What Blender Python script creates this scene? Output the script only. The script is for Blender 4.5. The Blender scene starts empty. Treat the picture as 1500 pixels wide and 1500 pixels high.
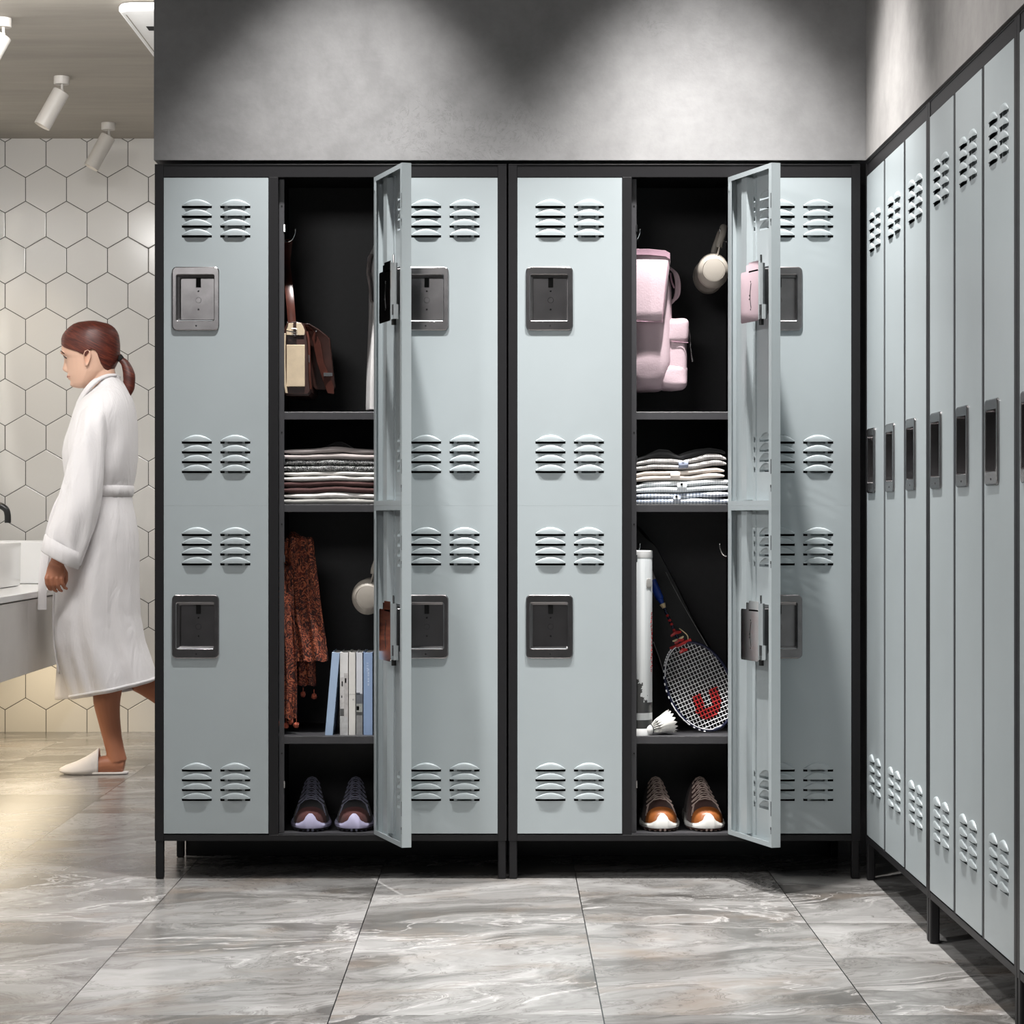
import bpy, math, random
from mathutils import Vector, Matrix, noise
R = math.radians
SC = bpy.context.scene
COL = SC.collection
F = 3490.0; CX = 741.0; CY = 757.0; EYE = 0.928      # focal length, vanishing point, eye height

def at(px, py, Y):
    return Vector(((px-CX)*Y/F, Y, EYE-(py-CY)*Y/F))

# ---------------------------------------------------------------- mesh builder
class MB:
    def __init__(s): s.v = []; s.f = []; s.m = []; s.uv = None
    def add(s, vs, fs, m=0):
        b = len(s.v); s.v += [tuple(v) for v in vs]
        for f in fs: s.f.append(tuple(i+b for i in f)); s.m.append(m)
        return s
    def box(s, x0, x1, y0, y1, z0, z1, m=0, M=None):
        vs = [Vector((x, y, z)) for z in (z0, z1) for y in (y0, y1) for x in (x0, x1)]
        if M: vs = [M @ v for v in vs]
        return s.add(vs, [(0,2,3,1),(4,5,7,6),(0,1,5,4),(2,6,7,3),(0,4,6,2),(1,3,7,5)], m)
    def loft(s, rings, m=0, caps=True, closed=True):
        n = len(rings[0]); vs = [p for r in rings for p in r]; fs = []
        for i in range(len(rings)-1):
            for j in range(n if closed else n-1):
                k = (j+1) % n
                fs.append((i*n+j, i*n+k, (i+1)*n+k, (i+1)*n+j))
        if caps and closed:
            fs.append(tuple(range(n-1, -1, -1))); fs.append(tuple(range((len(rings)-1)*n, len(rings)*n)))
        return s.add(vs, fs, m)
    def tube(s, pts, r, seg=10, m=0, caps=True, flat=1.0, up=None):
        pts = [Vector(p) for p in pts]; n = len(pts)
        rs = r if isinstance(r, (list, tuple)) else [r]*n
        rings = []; prev = None
        for i, p in enumerate(pts):
            d = (pts[min(i+1, n-1)]-pts[max(i-1, 0)]).normalized()
            if prev is None:
                a = Vector(up) if up else (Vector((0,0,1)) if abs(d.z) < .9 else Vector((0,1,0)))
                u = (a-d*a.dot(d)).normalized()
            else:
                u = (prev-d*prev.dot(d)).normalized()
            prev = u; w = d.cross(u)
            rings.append([p+(u*math.cos(t)+w*math.sin(t)*flat)*rs[i] for t in [2*math.pi*k/seg for k in range(seg)]])
        return s.loft(rings, m, caps)
    def ball(s, c, r, m=0, seg=16, rn=10, M=None, e=1.0):
        if not isinstance(r, (tuple, list)): r = (r, r, r)
        c = Vector(c); rings = []
        sg = lambda v: math.copysign(abs(v)**e, v)
        for i in range(rn+1):
            ph = -math.pi/2+math.pi*i/rn
            cp = max(math.cos(ph), .02)
            ring = []
            for k in range(seg):
                t = 2*math.pi*k/seg
                p = Vector((r[0]*sg(math.cos(t))*abs(cp)**e, r[1]*sg(math.sin(t))*abs(cp)**e, r[2]*sg(math.sin(ph))))
                if M: p = M @ p
                ring.append(c+p)
            rings.append(ring)
        return s.loft(rings, m)
    def prism(s, poly, y0, y1, m=0):            # poly of (x,z), pushed along y
        n = len(poly)
        vs = [(x, y0, z) for x, z in poly]+[(x, y1, z) for x, z in poly]
        fs = [tuple(range(n)), tuple(range(2*n-1, n-1, -1))]
        fs += [(i, i+n, (i+1) % n+n, (i+1) % n) for i in range(n)]
        return s.add(vs, fs, m)
    def lathe(s, prof, c=(0,0,0), seg=24, m=0, M=None):   # prof of (r,z) about z
        c = Vector(c); rings = []
        for r, z in prof:
            ring = []
            for k in range(seg):
                t = 2*math.pi*k/seg; p = Vector((r*math.cos(t), r*math.sin(t), z))
                if M: p = M @ p
                ring.append(c+p)
            rings.append(ring)
        return s.loft(rings, m)
    def mesh(s, name, mats, off=(0,0,0), smooth=35):
        o = Vector(off)
        me = bpy.data.meshes.new(name)
        me.from_pydata([tuple(Vector(v)-o) for v in s.v], [], s.f)
        for mm in (mats if isinstance(mats, (list, tuple)) else [mats]): me.materials.append(mm)
        me.polygons.foreach_set('material_index', s.m)
        me.validate(); me.update()
        fix_normals(me)
        if smooth is not None:
            me.shade_smooth()
            if smooth < 180: me.set_sharp_from_angle(angle=R(smooth))
        return me
    def build(s, name, mats, parent=None, off=(0,0,0), smooth=35, bevel=None, sub=0, loc=None):
        return link(name, s.mesh(name, mats, off, smooth), parent, bevel, sub, loc)

def fix_normals(me):
    import bmesh
    bm = bmesh.new(); bm.from_mesh(me); bmesh.ops.recalc_face_normals(bm, faces=bm.faces); bm.to_mesh(me); bm.free()

def link(name, me, parent=None, bevel=None, sub=0, loc=None):
    o = bpy.data.objects.new(name, me); COL.objects.link(o)
    if parent: o.parent = parent
    if loc: o.location = loc
    if bevel:
        b = o.modifiers.new('bevel', 'BEVEL'); b.width = bevel; b.segments = 2; b.limit_method = 'ANGLE'; b.angle_limit = R(50)
        b.harden_normals = True
    if sub:
        b = o.modifiers.new('sub', 'SUBSURF'); b.levels = sub; b.render_levels = sub
    return o

def empty(name, loc=(0,0,0), rz=0):
    o = bpy.data.objects.new(name, None); COL.objects.link(o); o.location = loc; o.rotation_euler = (0,0,rz)
    o.empty_display_size = .05
    return o
def tag(o, label, cat, group=None, kind=None):
    o['label'] = label; o['category'] = cat
    if group: o['group'] = group
    if kind: o['kind'] = kind
    return o
def struct(o): o['kind'] = 'structure'; return o
def copy_tree(o, parent=None):
    c = o.copy(); COL.objects.link(c); c.parent = parent
    for ch in [x for x in SC.objects if x.parent == o]: copy_tree(ch, c)
    return c
def interp(tab, x):
    if x <= tab[0][0]: return tab[0][1:]
    for a, b in zip(tab, tab[1:]):
        if x <= b[0]:
            t = (x-a[0])/(b[0]-a[0]); t = t
            return tuple(p+(q-p)*t for p, q in zip(a[1:], b[1:]))
    return tab[-1][1:]
def bez(pts, n=8):                      # Catmull-Rom through pts
    P = [Vector(p) for p in pts]; out = []
    for i in range(len(P)-1):
        a = P[max(i-1, 0)]; b = P[i]; c = P[i+1]; d = P[min(i+2, len(P)-1)]
        for k in range(n):
            t = k/n
            out.append(.5*((2*b)+(c-a)*t+(2*a-5*b+4*c-d)*t*t+(3*b-a-3*c+d)*t**3))
    out.append(P[-1]); return out

# ---------------------------------------------------------------- materials
class NT:
    """tiny helper to write node maths as expressions"""
    def __init__(s, name):
        s.mat = bpy.data.materials.new(name); s.mat.use_nodes = True
        s.t = s.mat.node_tree; s.n = s.t.nodes; s.l = s.t.links
        s.b = s.n['Principled BSDF']
    def node(s, typ, **kw):
        n = s.n.new(typ)
        for k, v in kw.items(): setattr(n, k, v)
        return n
    def put(s, sock, v):
        if isinstance(v, bpy.types.NodeSocket): s.l.new(v, sock)
        elif v is not None:
            if isinstance(v, tuple) and len(v) == 3 and sock.type == 'RGBA': v = (*v, 1)
            sock.default_value = v
    def m(s, op, a, b=None, c=None):
        n = s.node('ShaderNodeMath', operation=op)
        for i, v in enumerate((a, b, c)): 
            if v is not None: s.put(n.inputs[i], v)
        return n.outputs[0]
    def pos(s, kind='Object'):
        return s.node('ShaderNodeTexCoord').outputs[kind]
    def geo(s): return s.node('ShaderNodeNewGeometry').outputs['Position']
    def xyz(s, v):
        n = s.node('ShaderNodeSeparateXYZ'); s.put(n.inputs[0], v); return n.outputs
    def comb(s, x, y, z):
        n = s.node('ShaderNodeCombineXYZ'); 
        for i, v in enumerate((x, y, z)): s.put(n.inputs[i], v)
        return n.outputs[0]
    def vmul(s, v, k):
        n = s.node('ShaderNodeVectorMath', operation='MULTIPLY'); s.put(n.inputs[0], v); s.put(n.inputs[1], k); return n.outputs[0]
    def vadd(s, v, k):
        n = s.node('ShaderNodeVectorMath', operation='ADD'); s.put(n.inputs[0], v); s.put(n.inputs[1], k); return n.outputs[0]
    def noise(s, v, scale, detail=4, rough=.55, dist=0):
        n = s.node('ShaderNodeTexNoise'); s.put(n.inputs['Vector'], v); n.inputs['Scale'].default_value = scale
        n.inputs['Detail'].default_value = detail; n.inputs['Roughness'].default_value = rough; n.inputs['Distortion'].default_value = dist
        return n.outputs['Fac']
    def ramp(s, f, stops, interp='LINEAR'):
        n = s.node('ShaderNodeValToRGB'); s.put(n.inputs[0], f); cr = n.color_ramp; cr.interpolation = interp
        while len(cr.elements) < len(stops): cr.elements.new(.5)
        for e, (p, c) in zip(cr.elements, stops):
            e.position = p; e.color = (*c, 1) if isinstance(c, tuple) else (c, c, c, 1)
        return n.outputs[0]
    def mix(s, f, a, b, blend='MIX'):
        n = s.node('ShaderNodeMix', data_type='RGBA', blend_type=blend)
        s.put(n.inputs[0], f); s.put(n.inputs[6], a); s.put(n.inputs[7], b); return n.outputs[2]
    def bump(s, h, strength=.3, dist=.002):
        n = s.node('ShaderNodeBump'); n.inputs['Strength'].default_value = strength; n.inputs['Distance'].default_value = dist
        s.put(n.inputs['Height'], h); s.l.new(n.outputs[0], s.b.inputs['Normal'])
    def set(s, **kw):
        for k, v in kw.items(): s.put(s.b.inputs[k.replace('_', ' ')], v)
        return s

def mat(name, col, rough=.5, metal=0, var=.06, scale=30, bump=0, bdist=.001, bscale=None, **kw):
    t = NT(name); c = tuple(col)
    if var:
        f = t.noise(t.pos(), scale, 3)
        lo = tuple(x*(1-var) for x in c); hi = tuple(min(1, x*(1+var)) for x in c)
        t.put(t.b.inputs['Base Color'], t.ramp(f, [(.3, lo), (.7, hi)]))
    else: t.put(t.b.inputs['Base Color'], c)
    t.set(Roughness=rough, Metallic=metal)
    if bump: t.bump(t.noise(t.pos(), bscale or scale*4, 3), bump, bdist)
    for k, v in kw.items(): t.put(t.b.inputs[k.replace('_', ' ')], v)
    return t.mat

def mat_floor():
    t = NT('marble_floor_tile'); p = t.geo(); x, y, z = t.xyz(p)
    W, X0, L, Y0 = .507, -.8335, .503, 5.443
    u = t.m('DIVIDE', t.m('SUBTRACT', x, X0), W); v = t.m('DIVIDE', t.m('SUBTRACT', y, Y0), L*2)
    left = t.m('LESS_THAN', x, X0)
    v2 = t.m('DIVIDE', t.m('SUBTRACT', y, Y0), L)
    vv = t.m('ADD', t.m('MULTIPLY', v, t.m('SUBTRACT', 1.0, left)), t.m('MULTIPLY', v2, left))
    iu = t.m('FLOOR', u); iv = t.m('FLOOR', vv)
    wn = t.node('ShaderNodeTexWhiteNoise'); t.put(wn.inputs['Vector'], t.comb(iu, iv, 3.7))
    off = t.vmul(wn.outputs['Color'], (9., 9., 9.))
    q = t.vadd(p, off)
    # veins run mostly across the tiles, rising to the right
    rot = t.node('ShaderNodeVectorRotate', rotation_type='Z_AXIS'); t.put(rot.inputs['Vector'], q); rot.inputs['Angle'].default_value = R(-24)
    s = t.vmul(rot.outputs[0], (.9, 1.55, 1.))
    warp = t.noise(s, 2.2, 5, .6)
    w3 = t.node('ShaderNodeTexNoise'); t.put(w3.inputs['Vector'], s); w3.inputs['Scale'].default_value = 1.6; w3.inputs['Detail'].default_value = 4
    s2 = t.vadd(s, t.vmul(w3.outputs['Color'], (1.1, 1.1, 0)))
    base = t.noise(s2, 1.9, 10, .66, .6)
    col = t.ramp(base, [(.27, (.055, .052, .049)), (.42, (.135, .129, .122)), (.53, (.25, .243, .235)), (.66, (.37, .363, .353)), (.8, (.27, .26, .248))])
    warmf = t.ramp(t.noise(s, 3.1, 6, .6, .4), [(.52, 0.), (.7, .55)])
    col = t.mix(warmf, col, (.235, .185, .145))
    r1 = t.m('ABSOLUTE', t.m('SUBTRACT', t.noise(s2, 1.5, 8, .62, .9), .5))
    vein = t.ramp(r1, [(0., .75), (.007, .32), (.022, 0.)])
    vmask = t.ramp(t.noise(s, 1.3, 2), [(.45, 0.), (.6, 1.)])
    col = t.mix(t.m('MULTIPLY', vein, vmask), col, (.58, .565, .55))
    r2 = t.m('ABSOLUTE', t.m('SUBTRACT', t.noise(t.vadd(s2, (5., 2., 0.)), 3.1, 9, .68, 1.1), .5))
    vein2 = t.ramp(r2, [(0., .6), (.006, .25), (.017, 0.)])
    col = t.mix(vein2, col, (.085, .075, .066))
    g1 = t.m('ABSOLUTE', t.m('SUBTRACT', t.m('FRACT', t.m('ADD', u, .5)), .5))
    g2 = t.m('ABSOLUTE', t.m('SUBTRACT', t.m('FRACT', t.m('ADD', vv, .5)), .5))
    l1 = t.m('LESS_THAN', g1, .0024)
    len_ = t.m('ADD', t.m('MULTIPLY', .0009, t.m('SUBTRACT', 1.0, left)), t.m('MULTIPLY', .0016, left))
    l2 = t.m('LESS_THAN', g2, len_)
    col = t.mix(t.m('MULTIPLY', l2, .5), col, (.14, .13, .12))
    col = t.mix(l1, col, (.012, .011, .01))
    t.set(Base_Color=col, Roughness=t.m('ADD', .17, t.m('MULTIPLY', base, .12)), Specular_IOR_Level=.55)
    return t.mat

def mat_hex():
    t = NT('white_hexagon_tile'); x, y, z = t.xyz(t.geo())
    W = .1768; S3 = math.sqrt(3)
    px = t.m('DIVIDE', t.m('ADD', x, 2.0725+W*20.5), W); pz = t.m('DIVIDE', t.m('SUBTRACT', z, 2.494-W*S3*40.5), W)
    ax = t.m('SUBTRACT', t.m('FLOORED_MODULO', px, 1.), .5); az = t.m('SUBTRACT', t.m('FLOORED_MODULO', pz, S3), S3/2)
    bx = t.m('SUBTRACT', t.m('FLOORED_MODULO', t.m('SUBTRACT', px, .5), 1.), .5)
    bz = t.m('SUBTRACT', t.m('FLOORED_MODULO', t.m('SUBTRACT', pz, S3/2), S3), S3/2)
    la = t.m('ADD', t.m('MULTIPLY', ax, ax), t.m('MULTIPLY', az, az)); lb = t.m('ADD', t.m('MULTIPLY', bx, bx), t.m('MULTIPLY', bz, bz))
    k = t.m('LESS_THAN', la, lb); nk = t.m('SUBTRACT', 1., k)
    gx = t.m('ABSOLUTE', t.m('ADD', t.m('MULTIPLY', ax, k), t.m('MULTIPLY', bx, nk)))
    gz = t.m('ABSOLUTE', t.m('ADD', t.m('MULTIPLY', az, k), t.m('MULTIPLY', bz, nk)))
    d = t.m('MAXIMUM', gx, t.m('ADD', t.m('MULTIPLY', gx, .5), t.m('MULTIPLY', gz, S3/2)))
    line = t.m('GREATER_THAN', d, .4915)
    col = t.mix(line, (.69, .675, .65), (.045, .042, .04))
    t.set(Base_Color=col, Roughness=t.m('ADD', .16, t.m('MULTIPLY', line, .6)))
    h = t.ramp(d, [(.478, 1.), (.495, 0.)])
    t.bump(h, .5, .0015)
    return t.mat

def mat_concrete(name, c, streak=False, sc=1.0, lo=.72, hi=1.12, marks=True):
    t = NT(name); p = t.geo()
    if streak: p1 = t.vmul(p, (.35, 2.2, 1.))
    else: p1 = p
    a = t.noise(p1, 2.2*sc, 8, .62, .3); b = t.noise(p1, 14*sc, 6, .7)
    f = t.m('ADD', t.m('MULTIPLY', a, .7), t.m('MULTIPLY', b, .3))
    col = t.ramp(f, [(.36, tuple(x*lo for x in c)), (.64, tuple(x*hi for x in c))])
    if marks:
        cr = t.m('ABSOLUTE', t.m('SUBTRACT', t.noise(p, 17, 8, .7, 1.5), .5))
        cm = t.m('MULTIPLY', t.ramp(cr, [(0., 1.), (.012, 0.)]), t.ramp(t.noise(t.vadd(p, (3., 1., 7.)), 2.6, 2), [(.62, 0.), (.70, .5)]))
        col = t.mix(cm, col, tuple(x*.25 for x in c))
    t.set(Base_Color=col, Roughness=.75)
    t.bump(f, .25, .01)
    return t.mat
M = {}
M['black'] = mat('black_powder_coat', (.0105, .0100, .0112), .45, 0, .05, 60, .08, .0004, 900, Specular_IOR_Level=.32)
M['charcoal'] = mat('charcoal_steel', (.050, .049, .053), .42, 0, .05, 60)
M['blue'] = mat('pale_blue_grey_steel', (.385, .428, .442), .38, 0, .02, 6, .05, .0003, 1200)
M['hole'] = mat('dark_opening', (.004, .004, .004), .9, var=0)
M['steel'] = mat('brushed_steel', (.28, .268, .27), .24, 1, .12, 25, .08, .0005, 60)
M['steel2'] = mat('polished_steel', (.78, .77, .77), .12, 1, .03, 25)
M['chrome'] = mat('chrome', (.85, .85, .85), .1, 1, 0)
M['floor'] = mat_floor(); M['hex'] = mat_hex()
M['concrete'] = mat_concrete('grey_concrete_plaster', (.30, .295, .295))
M['concrete_r'] = mat_concrete('warm_grey_plaster', (.34, .325, .315), sc=1.2, marks=False)
M['concrete_d'] = mat_concrete('dark_grey_plaster', (.06, .06, .06), marks=False)
M['ceil'] = mat_concrete('beige_plaster_ceiling', (.36, .33, .285), True, .8, .85, 1.1, False)
M['white'] = mat('white_enamel', (.78, .78, .77), .35, 0, .02)
M['basin'] = mat('white_ceramic', (.86, .86, .86), .12, 0, 0)
M['vanity'] = mat('grey_white_laminate', (.62, .595, .57), .45, 0, .04, 8)
M['matblack'] = mat('matt_black_tap', (.012, .012, .013), .3, 0, 0)

# ================================================================ setting
def plane_box(name, x0, x1, y0, y1, z0, z1, m):
    b = MB().box(x0, x1, y0, y1, z0, z1); return struct(b.build(name, m, smooth=None))
plane_box('floor', -2.4, 1.5, -1.5, 10.4, -.1, 0, M['floor'])
plane_box('ceiling', -2.4, 1.5, 6.95, 10.4, 2.56, 2.66, M['ceil'])
struct(MB().box(-2.4, 1.5, -1.5, 6.95, 3.0, 3.1).box(-2.4, -.902, 6.85, 6.95, 2.56, 3.0).build('ceiling', M['concrete_d'], smooth=None))
plane_box('wall_rear_tiled', -2.4, 1.5, 10.28, 10.4, 0, 2.56, M['hex'])
plane_box('wall_left', -2.42, -2.3, -1.5, 6.9, 0, 3.0, M['concrete'])
plane_box('wall_left', -2.42, -2.3, 6.9, 10.28, 0, 2.56, M['white'])
w = MB().box(-.902, 1.5, 6.105, 6.70, 1.842, 3.0).box(-.86, 1.5, 6.56, 6.70, 0, 1.842)
struct(w.build('wall_back', M['concrete'], smooth=None))
w = MB().box(.9225, 1.5, -1.5, 6.104, 1.842, 3.0).box(1.385, 1.5, -1.5, 6.104, 0, 1.842)
struct(w.build('wall_right', M['concrete_r'], smooth=None))

plane_box('baseboard_back', -.878, .90, 6.535, 6.558, 0, .135, M['matblack'])
# ================================================================ lockers
CW, CD, TOP, ZB = .901, .42, 1.831, .098     # cabinet width, depth, height, underside
DW, GAP, MAR = .2675, .026, .0233
DT = .024                                     # door thickness
def zz(y): return EYE-(y-CY)/572.13
Z_DT, Z_MID, Z_DB = zz(260.5), zz(740), zz(1221)
DXS = [MAR+i*(DW+GAP) for i in range(3)]

def louvre_pts(x0, x1, zb, h, n=12):
    a = (x1-x0)/2; cx = (x0+x1)/2
    return [(cx-a*(1-2*i/n), zb+.003+(h-.003)*(1-(1-2*i/n)**2)) for i in range(n+1)]
def make_door_mesh(name, H, louv_z, plate_z):
    """x runs -DW..0 (hinge at x=0), outer face y=0, inside towards +y, z 0..H.
    louv_z: z of the flat foot of each louvre row; plate_z: (z0,z1) of the lock cup opening"""
    cu = bpy.data.curves.new('tmp', 'CURVE'); cu.dimensions = '2D'; cu.fill_mode = 'BOTH'; cu.extrude = .0007
    def poly(pts):
        s = cu.splines.new('POLY'); s.points.add(len(pts)-1)
        for q, (a, b) in zip(s.points, pts): q.co = (a, b, 0, 1)
        s.use_cyclic_u = True
    poly([(-DW, 0), (0, 0), (0, H), (-DW, H)])
    x0, x1 = -DW+.0315, -DW+.1295
    poly([(x0, plate_z[0]), (x1, plate_z[0]), (x1, plate_z[1]), (x0, plate_z[1])])
    cols = [(-DW+.046, -DW+.123), (-DW+.1445, -DW+.2215)]
    for zb in louv_z:
        for c0, c1 in cols: poly([(c0, zb-.0045)]+louvre_pts(c0, c1, zb, .0185)+[(c1, zb-.0045)])
    ob = bpy.data.objects.new('tmp', cu); COL.objects.link(ob)
    dg = bpy.context.evaluated_depsgraph_get(); dg.update()
    tm = bpy.data.meshes.new_from_object(ob.evaluated_get(dg))
    b = MB()
    b.add([(v.co.x, v.co.z+.0007, v.co.y) for v in tm.vertices], [tuple(p.vertices) for p in tm.polygons], 0)
    bpy.data.objects.remove(ob); bpy.data.curves.remove(cu); bpy.data.meshes.remove(tm)
    T = DT
    # louvre hoods
    for zb in louv_z:
        for c0, c1 in cols:
            rings = []; n = 12
            top = louvre_pts(c0, c1, zb, .0185, n)
            cxm = (c0+c1)/2
            for fz, fy in ((1, 0), (.96, .5), (.88, .80), (.72, .93), (.4, 1), (0, 1)):
                ring = []
                for i, (x, z) in enumerate(top):
                    pr = .0055
                    sx = 1-(1-fz)*.06
                    ring.append((cxm+(x-cxm)*sx, .0002-pr*fy*min(1, math.sin(math.pi*i/n)*1.5+(.12 if fy else 0)), zb+(z-zb)*fz+(.001 if fz == 0 else 0)))
                rings.append(ring)
            b.loft(rings, 0, False, False)
    # returns and lips
    t = .0013
    b.box(-DW, -DW+t, .0014, T, 0, H); b.box(-t, 0, .0014, T, 0, H)
    b.box(-DW+t, -t, .0014, T, 0, t); b.box(-DW+t, -t, .0014, T, H-t, H)
    b.box(-DW+t, -DW+.016, T-t, T, t, H-t); b.box(-.020, -t, T-t, T, t, H-t)
    b.box(-DW+.016, -.020, T-t, T, t, .012); b.box(-DW+.016, -.020, T-t, T, H-.012, H-t)
    # hat shaped stiffener
    prof = [(-.112, .0016), (-.104, .0016), (-.102, .017), (-.069, .017), (-.067, .0016), (-.060, .0016)]
    r0 = [(x, y, .0135) for x, y in prof]; r1 = [(x, y, H-.0135) for x, y in prof]
    b.loft([r0, r1], 0, False, False)
    b.box(-.129, -.1275, .0014, .005, .013, H-.013)
    # slots in the free edge
    for zt in ([H-.092, .095] if H < 1 else [H-.15, .15]):
        b.box(-DW+.0012, -DW+.005, T-.0005, T+.0003, zt-.018, zt+.018, 1)
        b.box(-DW+.0012, -DW+.0065, T-.0005, T+.0003, zt-.052, zt-.045, 1)
        b.box(-DW+.002, -DW+.0045, T-.0005, T+.0003, zt-.062, zt-.045, 1)
    for zt in louv_z:
        b.box(-.0585, -.0575, .0014, .0018, zt+.004, zt+.009, 1)
    b.box(-.004, -.010, T, T+.001, H-.035, H-.015, 0)
    return b.mesh(name, [M['blue'], M['hole']], smooth=40)

def rrect(x0, x1, z0, z1, r, n=5):
    out = []
    for cx, cz, a in ((x1-r, z1-r, 0), (x0+r, z1-r, 90), (x0+r, z0+r, 180), (x1-r, z0+r, 270)):
        for k in range(n+1):
            t = R(a+90*k/n); out.append((cx+r*math.cos(t), cz+r*math.sin(t)))
    return out
PW, PH = .1205, .163                          # lock plate
def make_plate_mesh():
    b = MB()
    def ring(ix0, ix1, iz0, iz1, r, y): return [(x, y, z) for x, z in rrect(ix0, ix1, iz0, iz1, r)]
    rs = [ring(0, PW, 0, PH, .012, -.0002), ring(0, PW, 0, PH, .012, -.0030), ring(.0022, PW-.0022, .0022, PH-.0022, .010, -.0045),
          ring(.0095, PW-.0115, .0235, PH-.0185, .006, -.0045), ring(.011, PW-.013, .025, PH-.020, .005, -.0035),
          ring(.012, PW-.0135, .0255, PH-.0205, .004, .0130), ring(.0175, PW-.0135, .029, PH-.026, .004, .0140),
          ring(.019, PW-.0140, .030, PH-.027, .004, .0260)]
    b.loft(rs, 0, False); 
    n = len(rs[-1]); b.add(rs[-1], [tuple(range(n))], 0)
    cx = PW*.53
    b.box(cx-.006, cx+.006, .0225, .0257, PH-.050, PH-.024, 1)
    for z in (.056, .103):
        b.lathe([(.0022, .0), (.0022, .0005)], (cx, .0257, z), 10, 1, Matrix.Rotation(R(90), 3, 'X'))
    b.lathe([(.0022, .0), (.0022, .0006)], (cx-.002, -.0045, .0115), 10, 1, Matrix.Rotation(R(90), 3, 'X'))
    for r in (.0072,):
        pts = [(cx+r*math.cos(t), .0258, .080+r*math.sin(t)) for t in [2*math.pi*k/20 for k in range(21)]]
        b.tube(pts, .0004, 6, 1)
    return b.mesh('lock_plate', [M['steel'], M['hole']], smooth=30)
def make_case_mesh():                         # the back of the lock on the inside of the door; x,z as the plate
    b = MB()
    y1 = .044
    b.box(.012, PW-.030, .0265, y1-.002, .020, PH-.014, 0)
    poly = rrect(.012, PW-.002, .006, PH-.030, .006)+[]
    b.prism(poly, y1-.002, y1, 0)
    b.box(.012, .070, y1-.002, y1, PH-.034, PH-.009, 0)
    b.box(.004, .012, .024, y1-.006, .010, .046, 0)
    b.lathe([(.003, 0), (.003, .020)], (.018, .034, PH-.014), 8, 0)
    b.lathe([(.006, 0), (.006, .014)], (.016, .034, -.004), 10, 1)
    cx = .056
    pts = [(cx+.006*math.sin(math.pi*k/8), y1+.0003, .040+.062*k/8) for k in range(9)]
    b.tube(pts, .0007, 6, 1)
    for x, z in ((cx+.003, .106), (cx+.003, .037), (cx+.010, .072), (cx+.011, .063)):
        b.lathe([(.0022, 0), (.0022, .0006)], (x, y1+.0002, z), 8, 1, Matrix.Rotation(R(90), 3, 'X'))
    return b.mesh('lock_case', [M['steel2'], M['hole']], smooth=30)

HD = Z_MID-.0014-Z_DB
lv_hi = lambda H, d0: [H-d0-.0207-.0251*k for k in range(4)]
DOOR2 = make_door_mesh('door', HD, lv_hi(HD, .0525)+[HD-(688-741+1+480-480)/572.13*0-(.6556+.0207+.0251*k) for k in range(4)],
                       (HD-.3870+.0245-.0022+0, HD-.2275-.0192))
HT = Z_DT-Z_DB
DOOR1 = make_door_mesh('door', HT, lv_hi(HT, .1010)+[HT-(1.463+.0207+.0251*k) for k in range(4)],
                       (HT-.6450-.1630+.0245, HT-.6450-.0192))
PLATE = make_plate_mesh(); CASE = make_case_mesh()

def hook_mesh(name='coat_hook', side=1):
    b = MB(); s = side
    b.box(0, .002*s, -.010, .010, -.018, .018)
    b.tube(bez([(0, 0, -.004), (.014*s, 0, -.022), (.030*s, 0, -.020), (.039*s, 0, -.003), (.040*s, 0, .008)], 6), .0022, 8)
    b.ball((.040*s, 0, .009), .0036, seg=10, rn=6)
    return b.mesh(name, [M['chrome']], smooth=40)
HOOKL, HOOKR = hook_mesh(side=1), hook_mesh(side=-1)

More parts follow.
